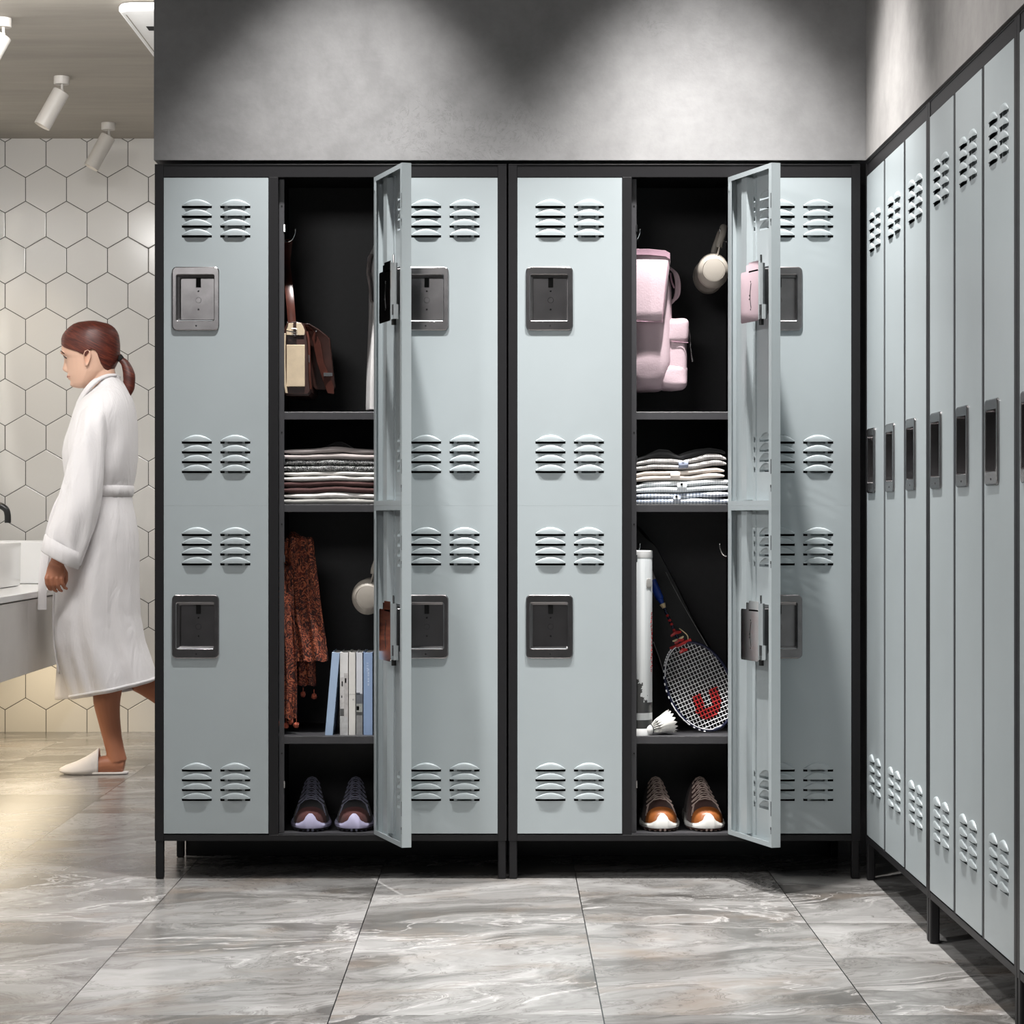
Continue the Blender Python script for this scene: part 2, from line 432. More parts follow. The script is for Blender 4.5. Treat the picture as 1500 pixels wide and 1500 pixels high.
def make_cabinet(tall, open_col):
    root = empty('locker_cabinet')
    b = MB(); t = .0012
    xs = [DXS[0]+DW, DXS[1], DXS[1]+DW, DXS[2]]
    # front frame
    b.box(0, MAR-.001, 0, .022, ZB, TOP); b.box(CW-MAR+.001, CW, 0, .022, ZB, TOP)
    b.box(MAR-.001, CW-MAR+.001, .0015, .022, Z_DT+.002, TOP-.0015)
    b.box(MAR-.001, CW-MAR+.001, .0005, .022, ZB, Z_DB-.004)
    b.box(MAR-.001, CW-MAR+.001, .010, .03, Z_DB-.004, Z_DB-.0028)
    b.box(xs[0]+.001, xs[1]-.001, .0015, .022, Z_DB-.004, Z_DT+.002)
    b.box(xs[2]+.001, xs[3]-.001, .0015, .022, Z_DB-.004, Z_DT+.002)
    # side and divider sheets, top, floor, back
    b.box(0, .004, .022, CD, ZB, TOP); b.box(CW-.004, CW, .022, CD, ZB, TOP)
    for x in ((xs[0]+xs[1])/2, (xs[2]+xs[3])/2): b.box(x-.0015, x+.0015, .022, CD-.004, ZB+.003, TOP-.003)
    b.box(.004, CW-.004, .022, CD, TOP-.003, TOP); b.box(.004, CW-.004, .022, CD, ZB, ZB+.003)
    b.box(0, CW, -.0005, .03, TOP-.002, TOP)
    b.box(.004, CW-.004, CD-.003, CD, ZB+.003, TOP-.003)
    b.build('frame', M['black'], root, smooth=None, bevel=.0012)
    # a lip just behind the door opening of each column
    for i, x in enumerate(DXS):
        if not open_col: continue
        if i != 1: continue
        l = MB().box(x-.0005, x+.0125, .0245, .0262, Z_DB, Z_DT)
        for z in (zz(300), zz(633), zz(768), zz(1105)): l.lathe([(.0022, 0), (.0022, .0006)], (x+.0062, .0244, z), 8, 1, Matrix.Rotation(R(90), 3, 'X'))
        l.build('door_stop', [M['charcoal'], M['hole']], root, smooth=None)
        for z in (zz(332), zz(672), zz(818), zz(1150)): MB().box(x+.0115, x+.0145, .022, .0235, z-.010, z+.008).build('keeper_clip', M['steel2'], root, smooth=None)
        xa, xb = (xs[0]+xs[1])/2+.0015, (xs[2]+xs[3])/2-.0015
        MB().box(xa+.0005, xb-.0005, CD-.0060, CD-.0035, ZB+.004, TOP-.004).build('back_panel', M['charcoal'], root, smooth=None)
        for zt in (zz(602.5), zz(738.5), zz(1079.5)):
            s = MB().box(xa, xb, .026, CD-.0065, zt-.0015, zt).box(xa, xb, .026, .0275, zt-.020, zt-.0015).box(xa, xb, .0275, .04, zt-.020, zt-.0185)
            s.build('shelf', M['charcoal'], root, smooth=None, bevel=.0008)
        s = MB().box(xa, xb, .022, CD-.0065, Z_DB-.0035, Z_DB-.0015).box(xa, xb, .0155, .0240, Z_DB-.0175, Z_DB-.0012)
        s.build('floor_panel', M['charcoal'], root, smooth=None)
        for z in (zz(330), zz(803)):
            link('coat_hook', HOOKL, root, loc=(xa, .16, z)); link('coat_hook', HOOKR, root, loc=(xb, .16, z))
    # feet
    for x in (.0015, CW-.0225):
        for y in (.001, CD-.03):
            l = MB().box(x, x+.021, y, y+.021, .0, ZB+.002)
            l.build('leg', M['black'], root, smooth=None, bevel=.004)
    # doors
    for i, x in enumerate(DXS):
        for z, me, H, pz in ([(Z_DB, DOOR1, HT, HT-.6450-.1630)] if tall else [(Z_MID+.0014, DOOR2, Z_DT-Z_MID-.0014, HD-.3910), (Z_DB, DOOR2, HD, HD-.3910)]):
            d = link('door', me, root, loc=(x+DW, 0, z))
            if not tall: d.location.z = z if z < .5 else Z_DT-HD
            if open_col and i == 1:
                d.rotation_euler = (0, 0, R(108)); d.location.y = -.001
            p = link('lock_plate', PLATE, d, loc=(-DW+.0215, 0, pz))
            if open_col: link('lock_case', CASE, d, loc=(-DW+.0215, 0, pz))
    return root
cab = make_cabinet(False, True)
cab.location = (-.899, 6.1, 0)
tag(cab, 'pale blue six-door locker unit beside the bathroom opening, paisley scarf and books inside', 'locker', 'front locker units with their middle doors open')
cab2 = copy_tree(cab); cab2.location = (.0065, 6.1, 0)
tag(cab2, 'pale blue six-door locker unit in the corner, pink backpack and racket inside', 'locker', 'front locker units with their middle doors open')
tall = make_cabinet(True, False)
tall.location = (.921, 6.1, 0); tall.rotation_euler.z = R(-90)
tag(tall, 'closed three-door tall pale blue locker unit, deepest in the corner of the right-hand row', 'locker', 'tall locker units along the right wall')
t2 = copy_tree(tall); t2.location = (.921, 6.1-.9035, 0)
tag(t2, 'closed three-door tall pale blue locker unit, middle one of the right-hand row', 'locker', 'tall locker units along the right wall')
t3 = copy_tree(tall); t3.location = (.921, 6.1-1.807, 0)
tag(t3, 'tall locker unit cut by the right edge of the photo, nearest of its row', 'locker', 'tall locker units along the right wall')
# ================================================================ things inside the open lockers
SH1, SH2, SH3, SH0 = zz(602.5), zz(738.5), zz(1079.5), Z_DB-.0012      # shelf tops, floor
XA1, XB1, XA2, XB2 = -.5925, -.3045, .3130, .6010
def zy(y, Y): return EYE-(y-CY)*Y/F
def xp(x, Y): return (x-CX)*Y/F

# ---- fabrics
def fabric(name, c, var=.1, bump=.4, rough=.9, bscale=500):
    return mat(name, c, rough, 0, var, 18, bump, .0008, bscale, Sheen_Weight=.15)
def check_mat(name, base, line, pitch, width, line2=None):
    t = NT(name); x, y, z = t.xyz(t.pos())
    s = t.m('SUBTRACT', z, y)
    wob = t.m('MULTIPLY', t.m('SUBTRACT', t.noise(t.pos(), 14, 2), .5), pitch*1.2)
    fx = t.m('LESS_THAN', t.m('FRACT', t.m('DIVIDE', t.m('ADD', x, wob), pitch)), width)
    fz = t.m('LESS_THAN', t.m('FRACT', t.m('DIVIDE', t.m('ADD', s, wob), pitch)), width)
    col = t.mix(t.m('MULTIPLY', t.m('ADD', fx, fz), .5), base, line)
    t.set(Base_Color=col, Roughness=.85); return t.mat
M['grey_jersey'] = fabric('grey_jersey', (.42, .37, .36))
M['black_jersey'] = fabric('black_jersey', (.012, .012, .013))
M['white_jersey'] = fabric('white_jersey', (.80, .77, .74), .03)
M['brown_jersey'] = fabric('dark_brown_jersey', (.075, .032, .030))
M['ash'] = fabric('ash_jersey', (.36, .35, .33))
M['beige'] = fabric('beige_cotton', (.72, .64, .58), .04)
t = NT('black_and_white_tweed'); p = t.vmul(t.pos(), (1., .4, 1.4))
n1 = t.noise(p, 210, 2, .7, 2.5)
t.set(Base_Color=t.ramp(n1, [(.47, .006), (.53, .006), (.56, .62)]), Roughness=.9); M['tweed'] = t.mat
M['houndstooth'] = check_mat('grey_check_cotton', (.75, .72, .70), (.10, .09, .09), .0042, .5)
M['lightcheck'] = check_mat('white_blue_check_cotton', (.85, .87, .88), (.42, .50, .56), .0062, .2)
M['gingham'] = check_mat('blue_gingham_cotton', (.80, .83, .86), (.20, .24, .33), .0085, .45)
M['slate'] = fabric('slate_blue_trim', (.26, .29, .38))

def folded(name, top, bot, mats, Yf, depth, parent_label, group, layers=2, seed=0, tab=None, button=None, z_rest=None, gap=.0010):
    """a folded garment; top/bot: outline of its front edge in picture units, turned into heights at distance Yf"""
    random.seed(seed)
    x0, x1 = top[0][0], top[-1][0]; N = 46
    root = MB()
    X0, X1 = xp(x0, Yf), xp(x1, Yf)
    for L in range(layers):
        rings = []
        for i in range(N+1):
            px = x0+(x1-x0)*i/N; X = xp(px, Yf)
            zt = zy(interp(top, px)[0], Yf); zb = zy(interp(bot, px)[0], Yf)
            if z_rest: zb = max(zb, z_rest)
            h = (zt-zb)/layers
            za, zc = zb+h*L+gap*(L > 0), zb+h*(L+1)-gap*(L < layers-1)*.5
            wig = noise.noise(Vector((px*.045, L*7.3+seed, 0)))*.0022+noise.noise(Vector((px*.15, L*3.3+seed, 4)))*.0008
            za += wig*(L > 0); zc += wig*(L < layers-1)*.8
            e = min(1, math.sin(math.pi*min(i, N-i)/N*3.2)**.5 if min(i, N-i)/N*3.2 < .5 else 1)
            mid = (za+zc)/2; hh = max((zc-za)/2*(.35+.65*e), .0012)
            yo = noise.noise(Vector((px*.03, L*2.1+seed, 9)))*.004+L*.001
            ring = []
            for k in range(9):
                a = -math.pi/2+math.pi*k/8
                ring.append((X, Yf+yo+hh*1.3-hh*1.3*math.cos(a), mid+hh*math.sin(a)))
            ring.append((X, Yf+depth, mid+hh)); ring.append((X, Yf+depth, mid-hh))
            rings.append(ring)
        root.loft(rings, 0 if L == 0 or len(mats) < 2 else min(L, len(mats)-1))
    off = Vector(((X0+X1)/2, Yf+depth/2, zy(max(b[1] for b in bot), Yf)))
    o = root.build(name, mats, None, off, smooth=60); o.location = off
    if tab:
        tx0, tx1, m2 = tab; tb = MB(); rings = []
        for i in range(9):
            px = tx0+(tx1-tx0)*i/8; zt = zy(interp(top, px)[0], Yf); zb = zy(interp(bot, px)[0], Yf)
            if z_rest: zb = max(zb, z_rest)
            ring = []
            for k in range(9):
                a = -math.pi/2*.7+math.pi*.85*k/8; hh = (zt-zb)/2
                ring.append((xp(px, Yf), Yf+hh*1.25-hh*1.42*math.cos(a)-.0022, (zt+zb)/2+hh*1.02*math.sin(a)))
            ring += [(r[0], r[1]+.003, r[2]) for r in reversed(ring)]
            rings.append(ring)
        tb.loft(rings); tb.build('placket', m2, o, off, smooth=60)
    if button:
        px, py = button; Y = Yf-.0045
        MB().lathe([(.0001, -.001), (.0034, -.001), (.0034, .0012), (.0001, .0012)], at(px, py, Y), 14, 0, Matrix.Rotation(R(90), 3, 'X')).build('button', M['hole'], o, off)
    tag(o, parent_label, 'clothes', group)
    return o
G1 = 'folded clothes stacked on the left locker shelf'; G2 = 'folded shirts stacked on the right locker shelf'
YS = 6.145
def ft(*a): return [(x, y) for x, y in a]
L = lambda pts: pts
xl, xr = 412.5, 556
def bump(y, amp, c=491, w=26): return [(x, y-amp*math.exp(-((x-c)/w)**2)) for x in range(413, 560, 6)]
folded('folded_shirt', bump(723.2, 2.5), bump(738.3, 0), [M['ash'], M['white_jersey']], YS, .33, 'white and ash grey folded shirt, lowest of the left locker stack', G1, seed=1, z_rest=SH2)
folded('folded_jumper', bump(705.3, 1.5), bump(722.4, 2.5), [M['brown_jersey']], YS, .33, 'dark brown folded jumper in the left locker stack', G1, seed=2)
folded('folded_shirt', bump(691.3, 1), bump(704.6, 1.5), [M['white_jersey']], YS, .33, 'plain white folded shirt under the black and white speckled knit', G1, seed=3)
folded('folded_jumper', bump(674, .8), bump(690.7, 1), [M['tweed']], YS, .33, 'black and white speckled knit jumper folded in the left locker stack', G1, seed=4)
folded('folded_shirt', bump(658, 4), bump(673.3, .8), [M['grey_jersey']], YS, .33, 'mauve grey folded shirt lying over the speckled knit jumper', G1, seed=5)
folded('folded_garment', [(470, 657), (480, 653), (491, 647.5), (500, 647), (508, 651), (516, 657)], [(470, 658), (480, 655.5), (491, 653.8), (500, 655), (508, 656.5), (516, 658)], [M['black_jersey']], 6.18, .2, 'small black folded garment on top of the left locker stack', G1, 1, seed=6)

gr_t = ft((932-14, 680), (932, 677), (955, 672), (985, 672), (1000, 674.5), (1015, 671), (1035, 664.5), (1055, 664.5), (1064, 669))
gr_b = ft((918, 692), (932, 690), (960, 687), (1000, 688), (1020, 687), (1045, 682), (1064, 683))
bl_t = ft((918, 675), (932, 672), (945, 667), (965, 658), (980, 659), (987, 664), (996, 668), (1004, 662), (1020, 658), (1040, 656), (1062, 659))
bl_b = [(x, y-.4) for x, y in gr_t]
be_t = ft((918, 697), (932, 693), (945, 690), (980, 690), (1000, 689.5), (1030, 686), (1050, 684), (1061, 687))
be_b = ft((918, 709), (932, 706), (950, 704), (980, 703), (1010, 704), (1035, 701), (1062, 700.5))
wb_t = ft((918, 714), (932, 711), (945, 706), (980, 704.5), (1005, 705), (1040, 702), (1066, 702), (1072, 703))
wb_b = ft((918, 723), (932, 722), (970, 721), (1000, 721.5), (1030, 719), (1072, 718.5))
gi_t = ft((918, 725), (932, 724), (960, 722.6), (1000, 722.8), (1020, 721), (1066, 720), (1072, 720))
gi_b = ft((918, 739), (1072, 739))
folded('folded_shirt', gi_t, gi_b, [M['gingham']], YS, .33, 'blue gingham folded shirt, lowest of the right locker stack', G2, 2, 11, (986, 997, M['gingham']), (991, 727.5), SH2)
folded('folded_shirt', wb_t, wb_b, [M['lightcheck']], YS, .33, 'white folded shirt with fine blue check and black button', G2, 2, 12, (992, 1006, M['lightcheck']), (998.5, 709.5))
folded('folded_shirt', be_t, be_b, [M['beige']], YS, .33, 'plain beige folded shirt in the middle of the right locker stack', G2, 2, 13, (982, 996, M['beige']), None)
folded('folded_shirt', gr_t, gr_b, [M['houndstooth']], YS, .33, 'grey checked folded shirt with slate blue placket', G2, 2, 14, (994, 1008, M['slate']), (1000.5, 673))
folded('folded_shirt', bl_t, bl_b, [M['black_jersey']], YS+.004, .32, 'black folded shirt on top of the right locker stack', G2, 1, 15)

# ---- shoes
def make_shoe(name, cu_, cm, cl, cd, flip=1):
    root = empty(name); Ln = .27
    hwt = [(0, .012), (.03, .026), (.08, .037), (.16, .046), (.3, .0505), (.45, .046), (.6, .040), (.8, .038), (.93, .033), (1, .018)]
    topt = [(0, .030), (.04, .046), (.1, .056), (.2, .066), (.3, .078), (.4, .093), (.5, .108), (.58, .119), (.62, .121), (.72, .108), (.85, .10), (1, .104)]
    hw = lambda t: interp(hwt, t)[0]; tp = lambda t: interp(topt, t)[0]
    nn = 2.3; z0 = .018
    u = MB(); rings = []
    NS = 30
    def surf(f, t, lift=0):
        h = hw(t)*.93; return Vector((f*h, -Ln/2+Ln*t, z0+(tp(t)-z0)*(1-min(1, abs(f))**nn)**(1/ (1.5+1.2*(1-t)))+lift))
    for i in range(NS+1):
        t = .004+.992*i/NS; h = hw(t)*.93
        ring = [surf(math.sin(a), t) for a in [R(-90+180*k/18) for k in range(19)]]
        # shoulders narrow towards the lacing
        for p in ring:
            zf = (p.z-z0)/max(tp(t)-z0, .001); p.x *= 1-.12*zf*min(1, max(0, (t-.1)/.3))
        rings.append(ring)
    u.loft(rings)
    u.build('upper', cu_, root, smooth=80)
    # toe cap and side overlays
    c = MB(); rings = []
    for i in range(12):
        t = .004+.13*i/11
        ring = []
        for k in range(19):
            f = math.sin(R(-90+180*k/18)); p = surf(f, min(t,   .004+.13*i/11*(1-.35*abs(f))+.05*abs(f)))
            p = Vector((p.x*1.03, p.y-.001, p.z+.0016)); ring.append(p)
        rings.append(ring)
    c.loft(rings, 0, False, False); c.build('toe_cap', cd, root, smooth=80)
    # midsole with a peak over the toe
    outline = [(.003, 0), (.006, 0), (.009, 0)]+[(hw(t), t) for t in [.0, .005, .01, .018, .03, .045, .06, .1, .15, .22, .3, .4, .5, .6, .7, .8, .9, .96, 1]]
    pts = [(x, t) for x, t in outline]+[(-x, t) for x, t in reversed(outline)]
    ms = MB(); rings = []
    for x, t in pts:
        a = math.atan2(x, .10-t*Ln+.001) if t < .4 else math.pi/2
        pk = .028*math.exp(-(x/.019)**2) if t < .2 else 0
        side = .0195+.012*max(0, min(1, t*2-.3))+pk
        X, Y = x*1.04, -Ln/2+Ln*t-(.004 if t < .1 else 0)
        ins = Vector((-x, 0, 0)).normalized() if abs(x) > 1e-6 else Vector((0, 1, 0))
        cy = Vector((-x*.5, (.12-t)*Ln if t < .12 else 0, 0)); cy = cy.normalized() if cy.length > 1e-6 else ins
        back = pk*.35
        rings.append([Vector((X, Y, .009)), Vector((X*1.02, Y-.001, .016)), Vector((X, Y+back*.5, side*.8)), Vector((X, Y+back, side))+cy*.002, Vector((X, Y+back, side*.9))+cy*.007, Vector((X, Y, .009))+cy*.010])
    rings.append(rings[0]); ms.loft(rings, 0, False)
    ms.build('midsole', cm, root, smooth=60)
    so = MB()
    so.add([(x*1.0, -Ln/2+Ln*t, z) for z in (.004, .0105) for x, t in pts], [tuple(range(len(pts))), tuple(range(2*len(pts)-1, len(pts)-1, -1))]+[(i, (i+1) % len(pts), (i+1) % len(pts)+len(pts), i+len(pts)) for i in range(len(pts))])
    for x, t in ((-.030, .07), (-.018, .03), (-.006, .005), (.006, .005), (.018, .03), (.030, .07), (-.04, .14), (.04, .14), (-.035, .7), (.035, .7), (0, .95), (-.02, .5), (.02, .5), (0, .3), (0, .7)):
        so.ball((x, -Ln/2+Ln*t+.002, .006), (.0045, .005, .006), 1, 10, 6)
    so.build('outsole', [cu_, cl], root, smooth=40)
    tn = MB(); rings = []
    for i in range(10):
        t = .24+.36*i/9
        rings.append([surf(f*.42, t, .002) for f in (-1, -.6, -.2, .2, .6, 1)])
    tn.loft(rings, 0, False, False); tn.build('tongue', cu_, root, smooth=80)
    lc = MB(); rows = [.25+.068*k for k in range(6)]
    ww = [.80, .76, .72, .68, .64, .60]
    def lp(f, t, l): 
        p = surf(f, t, l); zf = (p.z-z0)/max(tp(t)-z0, .001); p.x *= 1-.12*zf*min(1, max(0, (t-.1)/.3)); return p
    for k, t in enumerate(rows):
        w = ww[k]
        lc.tube([lp(f*w, t+.012*(1-abs(f)), .0045) for f in (-1, -.5, 0, .5, 1)], .0016, 6)
        if k < 5:
            w2 = ww[k+1]
            for s in (-1, 1):
                lc.tube([lp(s*w, t, .003), lp(s*w*.3, t+.022, .0065), lp(-s*w2*.3, t+.046, .0065), lp(-s*w2, t+.068, .003)], .0016, 6)
    for s in (-1, 1):
        lc.tube([lp(s*.7, .25, .002), lp(s*.83, .20, .002), lp(s*.95, .15, .001)], .0011, 6)
        lc.tube([lp(s*.66, .25, .002), lp(s*.76, .20, .002), lp(s*.88, .15, .001)], .0009, 6)
    lc.build('laces', cl, root, smooth=80)
    for o in [root]: pass
    return root
navy_u = fabric('black_mesh_fabric', (.012, .011, .014)); lav = mat('lavender_foam', (.42, .40, .56), .5, 0, .03); lace1 = fabric('slate_lace', (.22, .22, .30)); wine = fabric('wine_suede', (.07, .018, .016))
brn_u = fabric('dark_brown_suede', (.050, .016, .011)); wht = mat('white_foam', (.66, .65, .62), .45, 0, .03); lace2 = fabric('taupe_lace', (.55, .42, .37)); tan = mat('tan_leather', (.30, .095, .024), .38, 0, .2, 40, .2, .0006)
GS1 = 'dark trainers at the bottom of the left locker'; GS2 = 'brown trainers at the bottom of the right locker'
s1 = make_shoe('trainer', navy_u, lav, lace1, wine); s1.location = (xp(457, 6.28), 6.275, SH0)
tag(s1, 'black trainer with lavender sole, left one of the dark pair', 'shoe', GS1)
s2 = copy_tree(s1); s2.location.x = xp(521, 6.28); tag(s2, 'black trainer with lavender sole, right one of the dark pair', 'shoe', GS1)
s3 = make_shoe('trainer', brn_u, wht, lace2, tan); s3.location = (xp(963, 6.28)-.002, 6.275, SH0)
tag(s3, 'brown trainer with tan toe and white sole, left one of its pair', 'shoe', GS2)
s4 = copy_tree(s3); s4.location.x = xp(1027, 6.28); tag(s4, 'brown trainer with tan toe and white sole, right one of its pair', 'shoe', GS2)
for s, a in ((s1, 3), (s2, 2), (s3, 3), (s4, 4)): s.rotation_euler.z = R(a)

# ---- books
GB = 'books standing on the left locker shelf'
pages = mat('book_pages', (.55, .54, .52), .8, 0, .1, 200)
def book(label, px0, px1, col, deco=None, lean=0, hpx=121):
    Y = 6.152; w = xp(px1, Y)-xp(px0, Y); H = hpx*Y/F; D = .155
    off = Vector((xp(px0, Y), Y, SH3)); root = empty('book', off); root.rotation_euler.y = R(lean)
    cm = mat('book_cover', col, .4, 0, .04, 20)
    b = MB().box(0, w, 0, .0015, 0, H).box(0, .0012, .0015, D, 0, H).box(w-.0012, w, .0015, D, 0, H)
    b.build('cover', cm, root, smooth=None, bevel=.0005)
    MB().box(.0013, w-.0013, .0016, D-.004, .003, H-.003).build('page_block', pages, root, smooth=None)
    if deco:
        cols = sorted({d[4] for d in deco}); b = MB()
        for x0, x1, z0, z1, c in deco:
            b.box(w*x0, w*x1, -.0003, .0002, H*z0, H*z1, cols.index(c))
        b.build('spine_print', [mat('spine_ink', c, .5, 0, .15, 90) for c in cols], root, smooth=None)
    return tag(root, label, 'book', GB)
book('pale blue book leaning against the others, leftmost on the shelf', 476, 487.3, (.42, .55, .74), None, 4.9, 122)
book('white book with grey building picture and two dark windows on spine', 498, 509.8, (.74, .73, .72), [(.02, .98, .0, .22, (.5, .5, .5)), (.02, .5, .23, .32, (.10, .10, .10)), (.5, .98, .22, .75, (.50, .48, .47)), (.02, .5, .33, .70, (.62, .60, .59)), (.6, .8, .63, .69, (.06, .06, .06)), (.2, .36, .59, .65, (.08, .08, .08)), (.15, .3, .45, .48, (.3, .3, .3))])
book('plain cream white book between the two books with building pictures', 511, 520.5, (.78, .76, .72), [(.55, .8, .42, .44, (.5, .48, .46)), (.02, .98, .49, .5, (.60, .57, .54))])
book('pale book with dark grey landscape on the lower half of its spine', 521.8, 531, (.70, .72, .77), [(.02, .98, 0, .24, (.27, .27, .27)), (.02, .98, .24, .28, (.07, .07, .07)), (.02, .98, .28, .38, (.35, .36, .34)), (.05, .45, .30, .35, (.04, .04, .05)), (.02, .98, .38, .50, (.13, .14, .16)), (.02, .6, .49, .515, (.16, .17, .2))])
bk = book('mid blue book with faint pale line on spine, rightmost on the shelf', 532.6, 545.6, (.30, .41, .62), [(.45, .62, .78-.035*k-.008*(k % 2), .80-.035*k, (.52, .62, .78)) for k in range(6)]+[(.35, .55, .86-.03*k, .875-.03*k, (.48, .58, .75)) for k in range(4)])

# ---- headphones hanging on the right-hand hooks
beige_p = mat('warm_grey_plastic', (.38, .345, .30), .5, 0, .03); beige_d = mat('warm_grey_cushion', (.33, .295, .26), .6, 0, .05)
def headphones(cx, cy, label, Yc=6.262):
    C = at(cx, cy, Yc); half = .075
    root = empty('headphones', C)
    for s in (-1, 1):
        Mx = Matrix.Rotation(R(90)*s*-1, 3, 'X') @ Matrix.Identity(3)
        def lat(prof, sc=(1, 1.13), off=(0, 0, 0)):
            mb = MB(); rings = []
            for r, z in prof:
                rings.append([Vector((r*sc[0]*math.cos(a)+off[0], s*(half-.02+z), r*sc[1]*math.sin(a)+off[2])) for a in [2*math.pi*k/36 for k in range(36)]])
            mb.loft(rings); return mb
        cup = lat([(.0005, .045), (.024, .045), (.0285, .0435), (.030, .041), (.0375, .034), (.041, .022), (.041, .014), (.0005, .014)]).build('ear_cup', beige_p, root, smooth=50)
        lat([(.0285, .0437), (.0293, .0447), (.030, .0437), (.029, .042)], (1, 1.0)).build('cup_rim', beige_d, cup, smooth=50)
        lat([(.0005, .013), (.035, .013), (.040, .008), (.040, .0), (.034, -.006), (.0005, -.006)]).build('ear_cushion', beige_d, root, smooth=50)
        MB().tube(bez([(.007, s*(half+.012), .02), (.012, s*(half+.013), .045), (.0185, s*(half+.006), .072)], 5), [.0045]*11, 8, flat=.6).build('slider_arm', beige_p, root, smooth=60)
    pts = [(.016, -(half+.007), .060)]
    for k in range(0, 13):
        a = math.pi*k/12; pts.append((.017+.017*math.sin(a)**.7, -(half+.005)*math.cos(a), .072+.052*math.sin(a)**.75))
    pts.append((.016, half+.007, .060))
    MB().tube(bez(pts, 4), .0085, 10, flat=.62, up=(1, 0, 0)).build('headband', beige_p, root, smooth=60)
    return tag(root, label, 'headphones', 'headphones hanging in the open lockers')
headphones(1041, 401, 'beige over-ear headphones hanging beside the pink backpack')
headphones(541, 873, 'beige over-ear headphones hanging above the books, half behind the door')

# ---- white garment on the right hook of the left locker
wg = MB(); rings = []
tab = [(346, 552, 566, .02), (366, 545, 570, .03), (378, 538.5, 576, .05), (400, 536.8, 578, .06), (412, 539, 578, .06), (425, 541, 578, .055), (470, 540, 579, .06), (520, 538, 580, .065), (560, 536.5, 580, .07), (598, 535.8, 580, .072), (601, 536, 580, .072)]
Yw = 6.30
for i in range(41):
    y = 346+(601-346)*i/40; a, b_, d = interp(tab, y); x0, x1 = xp(a, Yw), min(xp(b_, Yw), XB1-.002); ring = []
    for k in range(48):
        th = 2*math.pi*k/48; rr = 1+.10*math.sin(5*th+y*.01)*min(1, (y-346)/60)+.05*math.sin(9*th+1)
        cxm = (x0+x1)/2
        X = cxm+(x1-x0)/2*math.cos(th)*(rr if math.cos(th) > -.6 else 1+(rr-1)*.3); X = min(X, XB1-.0015)
        ring.append((X, Yw+d*math.sin(th)*rr, zy(y, Yw)))
    rings.append(ring)
wg.loft(rings)
Off = Vector((xp(556, Yw), Yw, zy(601, Yw)))
o = wg.build('hanging_shirt', fabric('white_cotton', (.80, .78, .77), .02), None, Off, smooth=80); o.location = Off
tag(o, 'white shirt hanging half hidden behind the upper open door', 'shirt')
sl = MB().loft([[Vector((xp(a+dx, 6.23), 6.23+dy, zy(y, 6.23))) for dx, dy in ((0, 0), (2.6, -.006), (5, 0), (5, .02), (0, .02))] for y, a in ((372, 541), (385, 537.5), (400, 536.5), (411, 539), (438, 541.5), (441, 542))])
sl.build('sleeve', M['grey_jersey'], o, Off, smooth=60)

# ---- paisley scarf
t = NT('rust_paisley'); p = t.pos()
w1 = t.noise(p, 17, 2, .45, 2.6)
rings_ = t.m('ABSOLUTE', t.m('SUBTRACT', t.m('FRACT', t.m('MULTIPLY', w1, 9.)), .5))
det = t.noise(p, 95, 3, .6, 1.2)
f = t.m('MULTIPLY', t.ramp(rings_, [(.12, 1.), (.22, 0.)]), t.ramp(det, [(.38, .25), (.52, 1.)]))
c1 = t.mix(t.ramp(det, [(.48, 0.), (.6, 1.)]), (.028, .007, .006), (.16, .026, .012))
t.set(Base_Color=t.mix(f, c1, (.46, .13, .06)), Roughness=.8); t.bump(det, .5, .001)
paisley = t.mat; pom = fabric('rust_yarn', (.42, .09, .045), .2, .8, .9, 300)
def drape(tab, Y, th, folds, amp, seed=0, n=26, rows=24, xmin=None):
    rings = []; y0, y1 = tab[0][0], tab[-1][0]
    for i in range(rows+1):
        y = y0+(y1-y0)*i/rows; a, b_ = interp(tab, y); ring = []; back = []
        for k in range(n+1):
            f = k/n; px = a+(b_-a)*f
            ph = folds*math.pi*2*f+seed+.4*math.sin(y*.03)
            dy = amp*math.sin(ph)+amp*.4*math.sin(2.3*ph+y*.02)
            edge = math.sin(math.pi*f)**.3
            X = xp(px, Y)
            if xmin: X = max(X, xmin)
            zz_ = zy(y+1.5*math.sin(ph+1), Y)
            ring.append(Vector((X, Y+dy-th*edge, zz_))); back.append(Vector((X, Y+dy*.6+th*edge+.001, zz_)))
        rings.append(ring+list(reversed(back)))
    return rings
off = Vector((xp(440, 6.2), 6.2, SH3))
sc_ = MB()
sc_.loft(drape([(787, 417, 457), (791, 415, 459), (812, 414, 461), (850, 416, 466), (900, 422, 472), (940, 427, 478), (968, 430, 481)], 6.20, .010, 2.5, .006, 0, xmin=XA1+.004))
sc_.loft(drape([(940, 430, 461), (1004, 433, 463)], 6.235, .006, 2, .004, 2))
sc_.loft(drape([(830, 405, 428), (860, 406, 430), (900, 408, 431), (950, 410, 434), (1010, 412, 435.5), (1053, 413, 435)], 6.175, .007, 1.5, .005, 1, xmin=XA1+.003))
sc_.tube([(XA1+.02, 6.245, zy(790, 6.2)-.006), (XA1+.035, 6.24, zy(786, 6.2)+.001), (XA1+.055, 6.22, zy(790, 6.2)-.004)], [.012, .014, .012], 10)
scarf = sc_.build('scarf', paisley, None, off, smooth=80); scarf.location = off
tag(scarf, 'rust red paisley scarf with pompoms hanging in the left locker', 'scarf')
